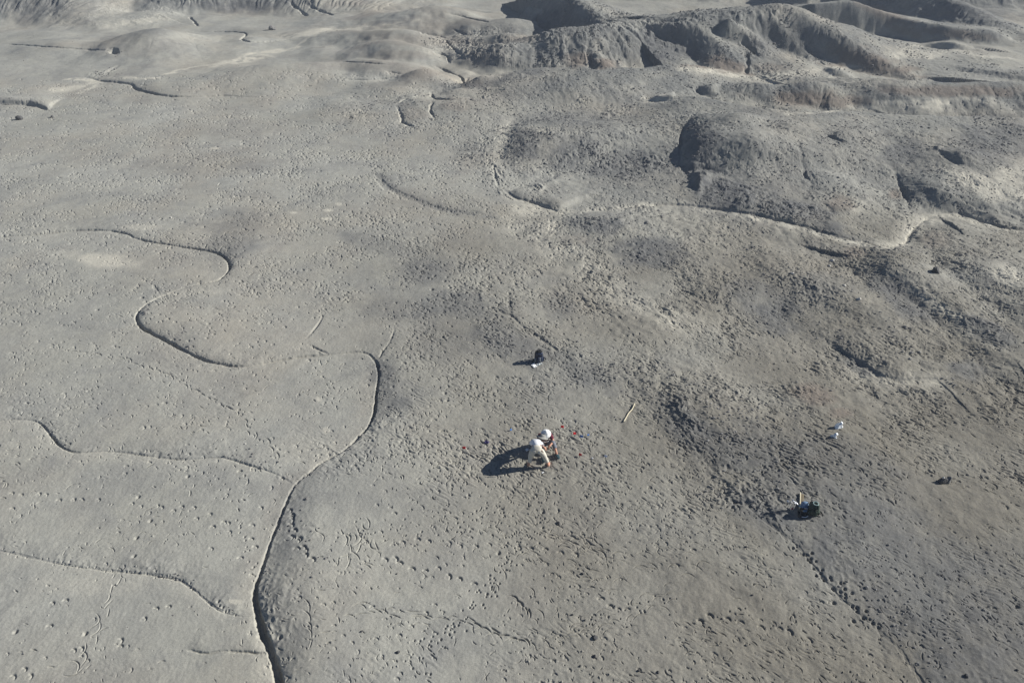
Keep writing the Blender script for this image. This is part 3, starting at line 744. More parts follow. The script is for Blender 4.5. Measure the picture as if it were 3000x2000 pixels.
for _ in range(2):
    track([(1190, 1940), (1260, 1880), (1330, 1815), (1390, 1760), (1450, 1690), (1500, 1610), (1560, 1560), (1610, 1500)], .18, 2, .16, 1.0)
    track([(1640, 1850), (1700, 1830), (1830, 1800), (1900, 1770), (2000, 1740)], .22, 1, .2, .6)
    track([(1640, 1850), (1700, 1830), (1830, 1800), (1900, 1770), (2000, 1740)], .2, 2, .2, .9)
    track([(1500, 1620), (1600, 1640), (1700, 1670), (1800, 1690), (1900, 1700)], .5, 1, .3, .7)
    track([(1030, 1540), (1050, 1590), (1090, 1650), (1110, 1640)], .3, 1, .25, .8)
    track([(1620, 1560), (1700, 1580), (1760, 1610), (1800, 1620), (1950, 1640), (2100, 1670)], .3, 1, .25, .7)
    track([(1290, 1370), (1330, 1400), (1350, 1440), (1420, 1480), (1500, 1500)], .2, 2, .2)
track([(1480, 1680), (1510, 1740), (1560, 1810), (1600, 1880), (1640, 1960)], .4, 1, .2, .7)
track([(1510, 1748), (1540, 1780), (1570, 1825)], .16, 1, .02, 1.1)
track([(1400, 1825), (1500, 1865), (1545, 1880), (1570, 1910)], .2, 1, .04, 1.1)
track([(905, 1770), (910, 1850), (912, 1945)], .3, 1, .02, .8)
for _ in range(2):
    track([(1000, 1540), (1100, 1560), (1200, 1540), (1300, 1545), (1400, 1530), (1500, 1520)], .22, 2, .3)
    track([(1030, 1780), (1120, 1790), (1250, 1800), (1370, 1820), (1420, 1840)], .35, 1, .12, .8)
    track([(1100, 1330), (1200, 1340), (1300, 1330), (1380, 1310)], .2, 2, .3)
# large round prints
for (u, v) in [(1237, 778), (1272, 808), (1302, 823), (1318, 842), (1265, 848), (1400, 750), (1422, 765), (1370, 740), (1492, 860), (1495, 888), (1444, 934), (1303, 1150), (1310, 1172), (1463, 1305), (1465, 1320), (1468, 1300), (400, 1575), (392, 1628), (440, 1525), (405, 1455), (550, 1395), (45, 1850), (250, 1855), (2442, 1765), (2500, 1818), (1505, 798), (1470, 799), (2980, 1775), (760, 1865), (820, 1865), (1460, 1620), (1590, 1500)]:
    x, y = pick(u, v)
    fs = 1 + .03 * max(0, float(y[0]) - 15)
    stamp(2, float(x[0]), float(y[0]), 0, .055 * fs, 0, .06 * fs)
H += HS
# level pads where feet, packs and people rest come from the ground itself
print('prints done', round(time.time() - T0, 1))


def gz(x, y):
    return float(lookup(H, x, y)[0])


def at(u, v):
    x, y = pick(u, v)
    return float(x[0]), float(y[0]), gz(x[0], y[0])


# damp, trodden clay is darker and browner than the crusted flat on the left
TRAMP = (0.55 * sstep(900, 1500, U1 - .35 * (V1 - 1200)) * sstep(480, 800, V1) + .25 * sstep(1500, 2300, U1) * sstep(350, 700, V1)
         + .2 * sstep(1900, 2500, U1) * sstep(1000, 1300, V1) + .2 * sstep(1100, 1600, U1) * (1 - sstep(420, 520, V1))) * sstep(5, 7, Yg)
GRAV = np.maximum(sstep(.3, 1.1, HB) * sstep(1350, 1560, U1) * (1 - sstep(300, 420, V1)) * .7, sstep(.8, 2.5, HB) * (1 - sstep(1000, 1200, U1)) * .9)
GRAV = np.maximum(GRAV, .45 * sstep(1500, 1900, U1) * sstep(300, 360, V1) * (1 - sstep(560, 640, V1)))
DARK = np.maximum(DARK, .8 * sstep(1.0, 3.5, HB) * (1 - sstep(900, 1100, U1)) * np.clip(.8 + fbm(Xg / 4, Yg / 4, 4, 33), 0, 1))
BROWN = np.maximum(BROWN, .5 * sstep(.25, .9, HB) * sstep(850, 1000, U1) * (1 - sstep(1400, 1560, U1)) * np.clip(.6 + fbm(Xg / 5, Yg / 5, 3, 34), 0, 1))
GRAV = GRAV * np.clip(.85 + .8 * fbm(Xg / 3, Yg / 3, 4, 98), .15, 1.2) * (1 - .8 * np.clip(PALE, 0, 1)) * sstep(5, 7, Yg)
TRAMP = TRAMP * np.clip(.9 + .5 * fbm(Xg / 5, Yg / 5, 4, 97), .3, 1.3)


# ------------------------------------------------------------------ ground mesh
def grid_mesh(name):
    nr, nc = H.shape
    me = bpy.data.meshes.new(name)
    co = np.stack([Xg, Yg, H], -1).reshape(-1, 3).astype(np.float32)
    idx = np.arange(nr * nc, dtype=np.int32).reshape(nr, nc)
    q = np.stack([idx[:-1, :-1], idx[:-1, 1:], idx[1:, 1:], idx[1:, :-1]], -1).reshape(-1, 4)
    me.vertices.add(len(co))
    me.vertices.foreach_set('co', co.ravel())
    me.loops.add(q.size)
    me.loops.foreach_set('vertex_index', q.ravel())
    me.polygons.add(len(q))
    me.polygons.foreach_set('loop_start', np.arange(0, q.size, 4, dtype=np.int32))
    me.polygons.foreach_set('loop_total', np.full(len(q), 4, np.int32))
    me.polygons.foreach_set('use_smooth', np.ones(len(q), bool))
    at_ = me.attributes.new('soil_shade', 'FLOAT_COLOR', 'POINT')
    col = np.stack([np.clip(PALE, 0, 1), np.clip(BROWN, 0, 1), np.clip(DARK, 0, 1), np.clip(ROUGH, 0, 1)], -1).reshape(-1).astype(np.float32)
    at_.data.foreach_set('color', col)
    at2 = me.attributes.new('trampled', 'FLOAT', 'POINT')
    at2.data.foreach_set('value', np.clip(TRAMP, 0, 1).reshape(-1).astype(np.float32))
    at3 = me.attributes.new('gravel', 'FLOAT', 'POINT')
    at3.data.foreach_set('value', np.clip(GRAV, 0, 1).reshape(-1).astype(np.float32))
    me.update()
    return me


def nodes(m):
    m.use_nodes = True
    t = m.node_tree
    return t, t.nodes['Principled BSDF']


def ground_mat():
    m = bpy.data.materials.new('dry_clay')
    t, b = nodes(m)
    N, L = t.nodes, t.links
    b.inputs['Roughness'].default_value = 1.0
    b.inputs['Specular IOR Level'].default_value = 0.08
    geo = N.new('ShaderNodeNewGeometry')
    att = N.new('ShaderNodeAttribute')
    att.attribute_name = 'soil_shade'
    sep = N.new('ShaderNodeSeparateColor')
    L.new(att.outputs['Color'], sep.inputs[0])

    def noise(scale, detail=4, rough=.6, dist=0.0):
        n = N.new('ShaderNodeTexNoise')
        n.inputs['Scale'].default_value = scale
        n.inputs['Detail'].default_value = detail
        n.inputs['Roughness'].default_value = rough
        n.inputs['Distortion'].default_value = dist
        L.new(geo.outputs['Position'], n.inputs['Vector'])
        return n.outputs['Fac']

    def ramp(src, a, b_, c0=(0, 0, 0, 1), c1=(1, 1, 1, 1)):
        r = N.new('ShaderNodeValToRGB')
        r.color_ramp.elements[0].position, r.color_ramp.elements[1].position = a, b_
        r.color_ramp.elements[0].color, r.color_ramp.elements[1].color = c0, c1
        L.new(src, r.inputs[0])
        return r.outputs[0]

    def mix(f, a, c, mode='MIX'):
        x = N.new('ShaderNodeMix')
        x.data_type, x.blend_type = 'RGBA', mode
        for s, val in ((x.inputs[0], f), (x.inputs[6], a), (x.inputs[7], c)):
            if isinstance(val, (int, float)):
                s.default_value = val
            elif isinstance(val, tuple):
                s.default_value = val
            else:
                L.new(val, s)
        return x.outputs[2]

    def math_(op, a, c):
        x = N.new('ShaderNodeMath')
        x.operation = op
        for s, val in ((x.inputs[0], a), (x.inputs[1], c)):
            if isinstance(val, (int, float)):
                s.default_value = val
            else:
                L.new(val, s)
        return x.outputs[0]

    base = ramp(noise(0.16, 5, .55), .32, .7, (0.315, 0.310, 0.277, 1), (0.360, 0.358, 0.328, 1))
    base = mix(ramp(noise(0.42, 6, .65, .6), .44, .72), base, (0.245, 0.245, 0.235, 1))
    base = mix(math_('MULTIPLY', ramp(noise(0.11, 4, .6), .46, .72), .6), base, (0.33, 0.295, 0.245, 1))
    tra = N.new('ShaderNodeAttribute')
    tra.attribute_name = 'trampled'
    base = mix(tra.outputs['Fac'], base, (0.198, 0.186, 0.160, 1))
    gra = N.new('ShaderNodeAttribute')
    gra.attribute_name = 'gravel'
    base = mix(math_('MULTIPLY', gra.outputs['Fac'], ramp(noise(5.5, 5, .8), .1, .62)), base, (0.132, 0.140, 0.147, 1))
    pal = math_('MULTIPLY', sep.outputs[0], ramp(noise(1.6, 6, .75), .12, .5))
    base = mix(pal, base, (0.52, 0.495, 0.425, 1))
    base = mix(math_('MULTIPLY', sep.outputs[1], .85), base, (0.205, 0.175, 0.152, 1))
    dk = math_('MULTIPLY', sep.outputs[2], ramp(noise(1.3, 6, .75), .15, .55))
    base = mix(dk, base, (0.135, 0.138, 0.142, 1))
    # dark and pale grit
    g1 = ramp(noise(9.0, 3, .7), .60, .70)
    rgh = att.outputs['Alpha']
    base = mix(math_('MULTIPLY', g1, math_('ADD', math_('ADD', math_('MULTIPLY', rgh, .7), .16), math_('ADD', math_('MULTIPLY', gra.outputs['Fac'], .5), math_('MULTIPLY', tra.outputs['Fac'], .3)))), base, (0.15, 0.147, 0.145, 1))
    g3 = ramp(noise(16.0, 2, .5, 1.2), .63, .69)
    base = mix(math_('MULTIPLY', g3, math_('ADD', math_('MULTIPLY', tra.outputs['Fac'], .55), .22)), base, (0.11, 0.108, 0.105, 1))
    g2 = ramp(noise(21.0, 2, .6), .66, .74)
    base = mix(math_('MULTIPLY', g2, .4), base, (0.44, 0.43, 0.40, 1))
    mot = ramp(noise(2.7, 6, .72), .33, .68, (0.90, .90, .905, 1), (1.07, 1.07, 1.06, 1))
    base = mix(1.0, base, mot, 'MULTIPLY')
    fine = ramp(noise(38.0, 3, .7), .3, .7, (0.82, .82, .82, 1), (1.16, 1.16, 1.16, 1))
    base = mix(1.0, base, fine, 'MULTIPLY')
    L.new(base, b.inputs['Base Color'])
    bn = N.new('ShaderNodeBump')
    bn.inputs['Strength'].default_value = 0.55
    bn.inputs['Distance'].default_value = 0.016
    hsum = math_('ADD', noise(14.0, 6, .72), math_('MULTIPLY', noise(45.0, 3, .6), .5))
    hsum = math_('ADD', hsum, math_('MULTIPLY', math_('MULTIPLY', noise(6.5, 7, .8), gra.outputs['Fac']), 5.0))
    L.new(hsum, bn.inputs['Height'])
    L.new(bn.outputs[0], b.inputs['Normal'])
    return m


gme = grid_mesh('ground')
gob = bpy.data.objects.new('ground', gme)
C.objects.link(gob)
gme.materials.append(ground_mat())
gob['kind'] = 'structure'


# ------------------------------------------------------------------ materials for things
def mat(name, col, rough=.8, var=.15, scale=30, spec=.2, bump=0.0):
    m = bpy.data.materials.new(name)
    t, b = nodes(m)
    N, L = t.nodes, t.links
    tc = N.new('ShaderNodeTexCoord')
    n = N.new('ShaderNodeTexNoise')
    n.inputs['Scale'].default_value = scale
    n.inputs['Detail'].default_value = 5
    L.new(tc.outputs['Object'], n.inputs['Vector'])
    r = N.new('ShaderNodeValToRGB')
    r.color_ramp.elements[0].position, r.color_ramp.elements[1].position = .3, .7
    r.color_ramp.elements[0].color = tuple(c * (1 - var) for c in col) + (1,)
    r.color_ramp.elements[1].color = tuple(min(1, c * (1 + var)) for c in col) + (1,)
    L.new(n.outputs['Fac'], r.inputs[0])
    L.new(r.outputs[0], b.inputs['Base Color'])
    b.inputs['Roughness'].default_value = rough
    b.inputs['Specular IOR Level'].default_value = spec
    if bump:
        bn = N.new('ShaderNodeBump')
        bn.inputs['Strength'].default_value = .6
        bn.inputs['Distance'].default_value = bump
        L.new(n.outputs['Fac'], bn.inputs['Height'])
        L.new(bn.outputs[0], b.inputs['Normal'])
    return m


M = dict(
    skin=mat('skin', (.50, .27, .19), .6, .08),
    white=mat('white_cotton', (.72, .74, .78), .9, .05, 12, bump=.01),
    cream=mat('cream_canvas', (.56, .53, .46), .9, .1, 10, bump=.012),
    hatgrey=mat('grey_felt', (.27, .27, .26), .95, .15),
    hatwhite=mat('white_felt', (.74, .75, .76), .9, .04, 14),
    maroon=mat('maroon_cotton', (.13, .022, .04), .9, .15, 12, bump=.01),
    trgrey=mat('grey_canvas', (.17, .18, .21), .9, .15, 14, bump=.01),
    shoe=mat('dark_teal_suede', (.035, .07, .085), .8, .2),
    sole=mat('grey_rubber', (.22, .23, .23), .8, .1),
    cord=mat('pale_cord', (.62, .55, .36), .8, .1),
    printw=mat('white_print', (.6, .6, .6), .8, .1),
    hair=mat('brown_hair', (.06, .035, .02), .7, .2),
    navy=mat('navy_nylon', (.012, .022, .055), .55, .25, 20, .4, .006),
    black=mat('black_webbing', (.012, .013, .016), .6, .2),
    greyn=mat('grey_mesh', (.22, .24, .26), .7, .15),
    green=mat('dark_green_nylon', (.018, .036, .024), .6, .25, 18, .35, .006),
    palegreen=mat('pale_green_nylon', (.30, .40, .38), .6, .1, 18, .35),
    blue=mat('blue_grey_cloth', (.14, .22, .34), .8, .2, 12, bump=.01),
    paper=mat('white_paper', (.80, .81, .82), .7, .04, 9, bump=.008),
    plastic=mat('clear_grey_plastic', (.55, .59, .60), .35, .15, 16, .5, .01),
    bagwhite=mat('white_polythene', (.78, .82, .86), .4, .08, 14, .5, .012),
    wood=mat('bleached_wood', (.72, .65, .48), .8, .1, 16),
    stick=mat('weathered_stick', (.60, .54, .40), .85, .15, 16),
    woodb=mat('brown_wood', (.15, .125, .085), .8, .2, 16),
    red=mat('red_plastic', (.55, .01, .018), .5, .1),
    bluef=mat('blue_plastic', (.06, .18, .48), .5, .1),
    whitef=mat('white_plastic', (.75, .76, .80), .5, .05),
    wire=mat('steel_wire', (.18, .18, .18), .5, .1),
    rockd=mat('dark_ironstone', (.075, .075, .078), .85, .45, 9, .2, .02),
    rockg=mat('grey_mudstone', (.20, .195, .19), .9, .3, 8, .15, .03),
    rockp=mat('pale_limestone', (.52, .50, .46), .9, .15, 9, .15, .02),
    purple=mat('purple_cloth', (.06, .05, .14), .8, .2),
)


# ------------------------------------------------------------------ object helpers
def thing(name, label, cat, loc, rz=0.0, group=None):
    o = bpy.data.objects.new(name, None)
    C.objects.link(o)
    o.location = loc
    o.rotation_euler = (0, 0, rz)
    o.empty_display_size = .2
    o['label'], o['category'] = label, cat
    if group:
        o['group'] = group
    return o


def tag(o, label, cat, group=None):
    o['label'], o['category'] = label, cat
    if group:
        o['group'] = group
    return o


def obj(name, bm, m, parent=None, smooth=True, loc=None, rot=None):
    me = bpy.data.meshes.new(name)
    bmesh.ops.recalc_face_normals(bm, faces=bm.faces)
    bm.to_mesh(me)
    bm.free()
    me.materials.append(m)
    if smooth:
        for p in me.polygons:
            p.use_smooth = True
    o = bpy.data.objects.new(name, me)
    C.objects.link(o)
    if parent:
        o.parent = parent
    if loc is not None:
        o.location = loc
    if rot is not None:
        o.rotation_euler = rot
    return o


def skin(name, chains, m, parent=None, sub=1):
    """chains: lists of ((x,y,z), r); points that coincide are shared. first point = root"""
    verts, rad, edges, key = [], [], [], {}
    for ch in chains:
        last = None
        for (p, r) in ch:
            k = tuple(round(c, 4) for c in p)
            if k not in key:
                key[k] = len(verts)
                verts.append(p)
                rad.append(r if isinstance(r, tuple) else (r, r))
            i = key[k]
            if last is not None and last != i:
                edges.append((last, i))
            last = i
    me = bpy.data.meshes.new(name + '_cage')
    me.from_pydata(verts, edges, [])
    o = bpy.data.objects.new(name + '_cage', me)
    C.objects.link(o)
    md = o.modifiers.new('s', 'SKIN')
    md.use_smooth_shade = True
    sv = me.skin_vertices[0].data
    for i, r in enumerate(rad):
        sv[i].radius = r
        sv[i].use_root = (i == 0)
    sb = o.modifiers.new('b', 'SUBSURF')
    sb.levels = sb.render_levels = sub
    dg = bpy.context.evaluated_depsgraph_get()
    new = bpy.data.meshes.new_from_object(o.evaluated_get(dg))
    bpy.data.objects.remove(o)
    bpy.data.meshes.remove(me)
    new.name = name
    new.materials.clear()
    new.materials.append(m)
    for p in new.polygons:
        p.use_smooth = True
    ob = bpy.data.objects.new(name, new)
    C.objects.link(ob)
    if parent:
        ob.parent = parent
    return ob


def hand(wrist, direction, palm_n, curl=0.5, s=1.0, side=1):
    """five finger chains rooted in a palm; returns chains beginning at the wrist"""
    d = Vector(direction).normalized()
    n = Vector(palm_n).normalized()
    n = (n - d * n.dot(d)).normalized()
    a = d.cross(n) * side
    w = Vector(wrist)
    mid = w + d * .045 * s
    out = [[(tuple(w), .026 * s), (tuple(mid), (.034 * s, .02 * s))]]
    for k, (off, ln) in enumerate([(-.030, .060), (-.010, .072), (.010, .068), (.029, .052)]):
        root = mid + d * .045 * s + a * off * s
        t1 = root + (d * (1 - .35 * curl) + n * curl * .8).normalized() * ln * .5 * s
        t2 = t1 + (d * (1 - curl) + n * (curl * 1.2 + .05)).normalized() * ln * .5 * s
        out.append([(tuple(mid), (.034 * s, .02 * s)), (tuple(root), .0105 * s), (tuple(t1), .0095 * s), (tuple(t2), .008 * s)])
    th = w + d * .03 * s - a * .032 * s
    t1 = th + (d * .7 - a * .6 + n * .35).normalized() * .035 * s
    t2 = t1 + (d * .9 - a * .1 + n * .5).normalized() * .03 * s
    out.append([(tuple(mid), (.034 * s, .02 * s)), (tuple(th), .013 * s), (tuple(t1), .0115 * s), (tuple(t2), .009 * s)])
    return out


def lathe(prof, n=28, jitter=0.0, oval=1.0):
    bm = bmesh.new()
    rings = []
    for (r, z) in prof:
        ring = []
        for k in range(n):
            a = 2 * math.pi * k / n
            j = 1 + jitter * math.sin(2 * a + .7)
            ring.append(bm.verts.new((r * math.cos(a), r * oval * math.sin(a), z + jitter * r * .6 * math.cos(2 * a))))
        rings.append(ring)
    for A, B in zip(rings, rings[1:]):
        for k in range(n):
            bm.faces.new((A[k], A[(k + 1) % n], B[(k + 1) % n], B[k]))
    bm.faces.new(rings[0][::-1])
    bm.faces.new(rings[-1])
    return bm


def tube(pts, r, n=8, bm=None, taper=1.0):
    bm = bm or bmesh.new()
    P = [Vector(p) for p in pts]
    rings = []
    for i, p in enumerate(P):
        d = (P[min(i + 1, len(P) - 1)] - P[max(i - 1, 0)]).normalized()
        a = d.orthogonal().normalized() if abs(d.z) > .95 else d.cross(Vector((0, 0, 1))).normalized()
        b = d.cross(a)
        rr = r * (1 + (taper - 1) * i / max(1, len(P) - 1))
        rings.append([bm.verts.new(p + (a * math.cos(2 * math.pi * k / n) + b * math.sin(2 * math.pi * k / n)) * rr) for k in range(n)])
    for A, B in zip(rings, rings[1:]):
        for k in range(n):
            bm.faces.new((A[k], A[(k + 1) % n], B[(k + 1) % n], B[k]))
    bm.faces.new(rings[0][::-1])
    bm.faces.new(rings[-1])
    return bm


def rbox(sx, sy, sz, bev=.03, seg=3, cuts=0, lump=0.0, taper=1.0, seed=0):
    """rounded box standing on z = 0, with optional sag and taper"""
    bm = bmesh.new()
    bmesh.ops.create_cube(bm, size=1.0)
    for v in bm.verts:
        k = taper if v.co.z > 0 else 1
        v.co = Vector((v.co.x * sx * k, v.co.y * sy * k, (v.co.z + .5) * sz))
    bmesh.ops.bevel(bm, geom=list(bm.edges), offset=bev, segments=seg, affect='EDGES', profile=.5)
    if cuts:
        bmesh.ops.subdivide_edges(bm, edges=list(bm.edges), cuts=cuts, use_grid_fill=True)
    if lump:
        x = np.array([v.co for v in bm.verts])
        n = fbm(x[:, 0] * 9 + seed, x[:, 1] * 9 + x[:, 2] * 7, 2, seed)
        for v, q in zip(bm.verts, n):
            v.co += v.co.normalized() * float(q) * lump
    return bm


def sheet(sx, sy, th=.006, n=14, amp=.03, seed=0, fold=0.0):
    """crumpled sheet with thickness"""
    bm = bmesh.new()
    g = np.linspace(-.5, .5, n)
    X, Y = np.meshgrid(g * sx, g * sy, indexing='ij')
    Z = amp * (fbm(X / .12 + seed, Y / .12, 3, seed) + .6) + fold * np.abs(X) ** 1.3
    X = X + .15 * amp * perlin(X * 20, Y * 20, seed + 4)
    top = [[bm.verts.new((X[i, j], Y[i, j], max(0.004, Z[i, j]) + th)) for j in range(n)] for i in range(n)]
    bot = [[bm.verts.new((X[i, j], Y[i, j], max(0.004, Z[i, j]) - .002)) for j in range(n)] for i in range(n)]
    for i in range(n - 1):
        for j in range(n - 1):
            bm.faces.new((top[i][j], top[i + 1][j], top[i + 1][j + 1], top[i][j + 1]))
            bm.faces.new((bot[i][j], bot[i][j + 1], bot[i + 1][j + 1], bot[i + 1][j]))
    for i in range(n - 1):
        bm.faces.new((top[i][0], bot[i][0], bot[i + 1][0], top[i + 1][0]))
        bm.faces.new((top[i][-1], top[i + 1][-1], bot[i + 1][-1], bot[i][-1]))
        bm.faces.new((top[0][i], top[0][i + 1], bot[0][i + 1], bot[0][i]))
        bm.faces.new((top[-1][i], bot[-1][i], bot[-1][i + 1], top[-1][i + 1]))
    return bm


def rock_bm(sx, sy, sz, seed=0, facets=5):
    rnd = random.Random(seed)
    bm = bmesh.new()
    bmesh.ops.create_icosphere(bm, subdivisions=3, radius=1)
    planes = []
    for _ in range(facets + 4):
        v = Vector((rnd.gauss(0, 1), rnd.gauss(0, 1), rnd.gauss(.2, .8))).normalized()
        planes.append((v, rnd.uniform(.55, .85)))
    for v in bm.verts:
        for n_, d_ in planes:
            e = v.co.dot(n_) - d_
            if e > 0:
                v.co -= n_ * e * .95
    x = np.array([v.co for v in bm.verts])
    q = fbm(x[:, 0] * 2.5 + seed, x[:, 1] * 2.5 + x[:, 2] * 2, 3, seed)
    for v, k in zip(bm.verts, q):
        v.co *= 1 + .09 * float(k)
        v.co = Vector((v.co.x * sx, v.co.y * sy, v.co.z * sz + sz * .55))
    return bm


# ------------------------------------------------------------------ standing person
fl = at(1548, 1362)
fr = at(1606, 1369)
px, py = (fl[0] + fr[0]) / 2, (fl[1] + fr[1]) / 2
pz = min(fl[2], fr[2])
half = math.hypot(fr[0] - fl[0], fr[1] - fl[1]) / 2
p1 = thing('person', 'person bending over at the hips in white top and cream trousers, bare feet apart', 'person', (px, py, pz), R(0))
lz = fl[2] - pz
rz_ = fr[2] - pz
pel, sp, ch, nk = (-.07, -.03, .83), (-.08, .16, .86), (-.08, .36, .755), (.04, .48, .70)
hd = (.13, .52, .73)
legL = [(pel, .13), ((-.18, -.03, .79), .095), ((-.26, .02, .46), .062), ((-half + .01, -.03, .11 + lz), .042), ((-half, -.03, .055 + lz), .04), ((-half - .01, .08, .035 + lz), (.045, .028)), ((-half - .02, .16, .03 + lz), (.04, .02))]
legR = [(pel, .13), ((.04, -.03, .79), .095), ((.19, .02, .46), .062), ((half - .01, -.03, .11 + rz_), .042), ((half, -.03, .055 + rz_), .04), ((half + .03, .08, .035 + rz_), (.045, .028)), ((half + .05, .16, .03 + rz_), (.04, .02))]
torso = [(pel, .13), (sp, .125), (ch, .13), (nk, .06), ((.09, .50, .715), .07), (hd, .085), ((.16, .59, .69), .06)]
armL = [(ch, .13), ((-.22, .40, .72), .06), ((-.24, .50, .52), .042), ((-.06, .58, .40), .03)]
armR = [(ch, .13), ((.07, .38, .72), .06), ((.12, .46, .58), .042), ((.15, .56, .45), .03)]
hl = hand((-.06, .58, .40), (.3, .1, -1), (.6, .3, 0), .5, 1, 1)
hr = hand((.15, .56, .45), (-.15, .1, -1), (-.6, .3, 0), .5, 1, -1)
body = skin('body', [legL, legR, torso, armL, armR] + hl + hr, M['skin'], p1, 2)
skin('trousers', [[(pel, .165), ((-.19, -.03, .78), .125), ((-.26, .02, .46), .088), ((-half + .045, -.025, .25), .066), ((-half + .04, -.028, .225), .074)],
                  [(pel, .165), ((.05, -.03, .78), .125), ((.19, .02, .46), .088), ((half - .045, -.025, .25), .066), ((half - .04, -.028, .225), .074)],
                  [(pel, .165), ((-.075, .05, .855), .152)]], M['cream'], p1, 2)
sh = skin('shirt', [[((-.072, .0, .85), .168), (sp, .16), (ch, .155), ((-.02, .43, .72), .085)],
                    [(ch, .155), ((-.22, .40, .72), .08), ((-.24, .50, .52), .058)],
                    [(ch, .155), ((.07, .38, .72), .08), ((.12, .46, .58), .058)]], M['white'], p1, 2)
for sx_ in (-.145, .005):
    bm = rbox(.09, .012, .10, .004, 2)
    po = obj('back_pocket', bm, M['cream'], p1, loc=(sx_, -.20, .79), rot=(R(-14), 0, 0))
hair = obj('hair', lathe([(.03, -.055), (.085, -.03), (.098, .0), (.09, .04), (.03, .06)], 20), M['hair'], p1, loc=hd, rot=(R(-62), 0, R(8)))
hat = obj('sun_hat', lathe([(.20, -.012), (.205, -.004), (.15, .01), (.108, .018), (.104, .07), (.085, .105), (.04, .115)], 30, .03), M['hatgrey'], p1, loc=(.135, .54, .80), rot=(R(-30), R(10), R(-10)))

# ------------------------------------------------------------------ seated person
sx0, sy0, sz0 = at(1598, 1318)
foot = at(1632, 1336)
sy0 = foot[1] + .52
sx0 = foot[0] - .42
sz0 = gz(sx0, sy0)
p2 = thing('person', 'person sitting on the ground in wide white sun hat, maroon shirt and grey trousers', 'person', (sx0, sy0, sz0 - .01), R(188))
pe = (0, 0, .13)
s1, c1, n1, h1 = (0, .02, .34), (0, .10, .53), (0, .17, .655), (0, .25, .73)


def fpt(w):
    """world ground point to the sitter's own coordinates"""
    return p2loc.inverted() @ Vector(w)


p2loc = Matrix.Translation((sx0, sy0, sz0 - .01)) @ Matrix.Rotation(R(188), 4, 'Z')
f1 = fpt(foot)                                     # his left foot, on the right in the picture
kn1 = (f1.x * .72, f1.y * .50, .40)
an1 = (f1.x * .97, f1.y * .93, f1.z + .09)
to1 = (f1.x * 1.06, f1.y * .93 + .17, f1.z + .05)
kn2, an2, to2 = (.15, .36, .36), (.14, .62, .09), (.14, .79, .05)
shl, shr = (-.18, .10, .565), (.18, .10, .565)
ell, elr = (-.27, .26, .37), (.27, .27, .36)
wrl, wrr = (-.13, .42, .40), (.10, .45, .36)
skin('body', [[(pe, .14), ((-.10, .06, .13), .095), (kn1, .062), (an1, .042), ((f1.x, f1.y * .96, f1.z + .05), .04), (to1, (.04, .026))],
              [(pe, .14), ((.10, .06, .13), .095), (kn2, .062), (an2, .042), ((.14, .64, .05), .04), (to2, (.04, .026))],
              [(pe, .14), (s1, .125), (c1, .135), (n1, .055), ((0, .205, .69), .075), (h1, .088), ((0, .30, .80), .06)],
              [(c1, .135), (shl, .06), (ell, .042), (wrl, .03)], [(c1, .135), (shr, .06), (elr, .042), (wrr, .03)]]
     + hand(wrl, (.6, .6, -.3), (.3, .2, -1), .55, 1, 1) + hand(wrr, (-.6, .6, -.3), (-.3, .2, -1), .55, 1, -1), M['skin'], p2, 2)


def lerp(a, b, t):
    return tuple(a[i] * (1 - t) + b[i] * t for i in range(3))


skin('trousers', [[(pe, .165), ((-.10, .06, .135), .12), (kn1, .088), (lerp(kn1, an1, .5), .078), (lerp(kn1, an1, .56), .082)],
                  [(pe, .165), ((.10, .06, .135), .12), (kn2, .088), (lerp(kn2, an2, .5), .078), (lerp(kn2, an2, .56), .082)],
                  [(pe, .165), ((0, .01, .22), .155)]], M['trgrey'], p2, 2)
shirt2 = skin('shirt', [[((0, .01, .2), .165), (s1, .155), (c1, .16), ((0, .15, .615), .085)],
                        [(c1, .16), (shl, .085), (lerp(shl, ell, .7), .068)], [(c1, .16), (shr, .085), (lerp(shr, elr, .7), .068)]], M['maroon'], p2, 2)
pr = obj('chest_print', tube([(-.10, .262, .43), (-.07, .272, .415), (-.03, .272, .425), (.01, .274, .41), (.05, .272, .422), (.09, .264, .44)], .009, 6), M['printw'], shirt2)
for (a_, t_) in ((an1, to1), (an2, to2)):
    bm = rbox(.105, .27, .075, .03, 3)
    s_o = obj('shoe', bm, M['shoe'], p2)
    ang = math.atan2(t_[1] - a_[1], t_[0] - a_[0]) - R(90)
    s_o.location = (a_[0] * .6 + t_[0] * .4, a_[1] * .6 + t_[1] * .4, t_[2] - .035)
    s_o.rotation_euler = (0, 0, ang)
    so = obj('sole', rbox(.115, .285, .025, .011, 2), M['sole'], s_o, loc=(0, 0, -.014))
obj('hair', lathe([(.03, -.09), (.085, -.06), (.1, .0), (.095, .04), (.03, .06)], 20), M['hair'], p2, loc=(0, .235, .735))
hat2 = obj('sun_hat', lathe([(.165, -.035), (.17, -.026), (.135, .006), (.105, .028), (.088, .08), (.05, .128), (.015, .15)], 34, .035), M['hatwhite'], p2, loc=(0, .265, .80), rot=(R(-20), 0, 0))
obj('chin_cord', tube([(-.1, .33, .77), (-.03, .36, .66), (0, .345, .60), (.005, .33, .52)], .006, 6), M['cord'], hat2).matrix_parent_inverse = hat2.matrix_basis.inverted()

# ------------------------------------------------------------------ packs


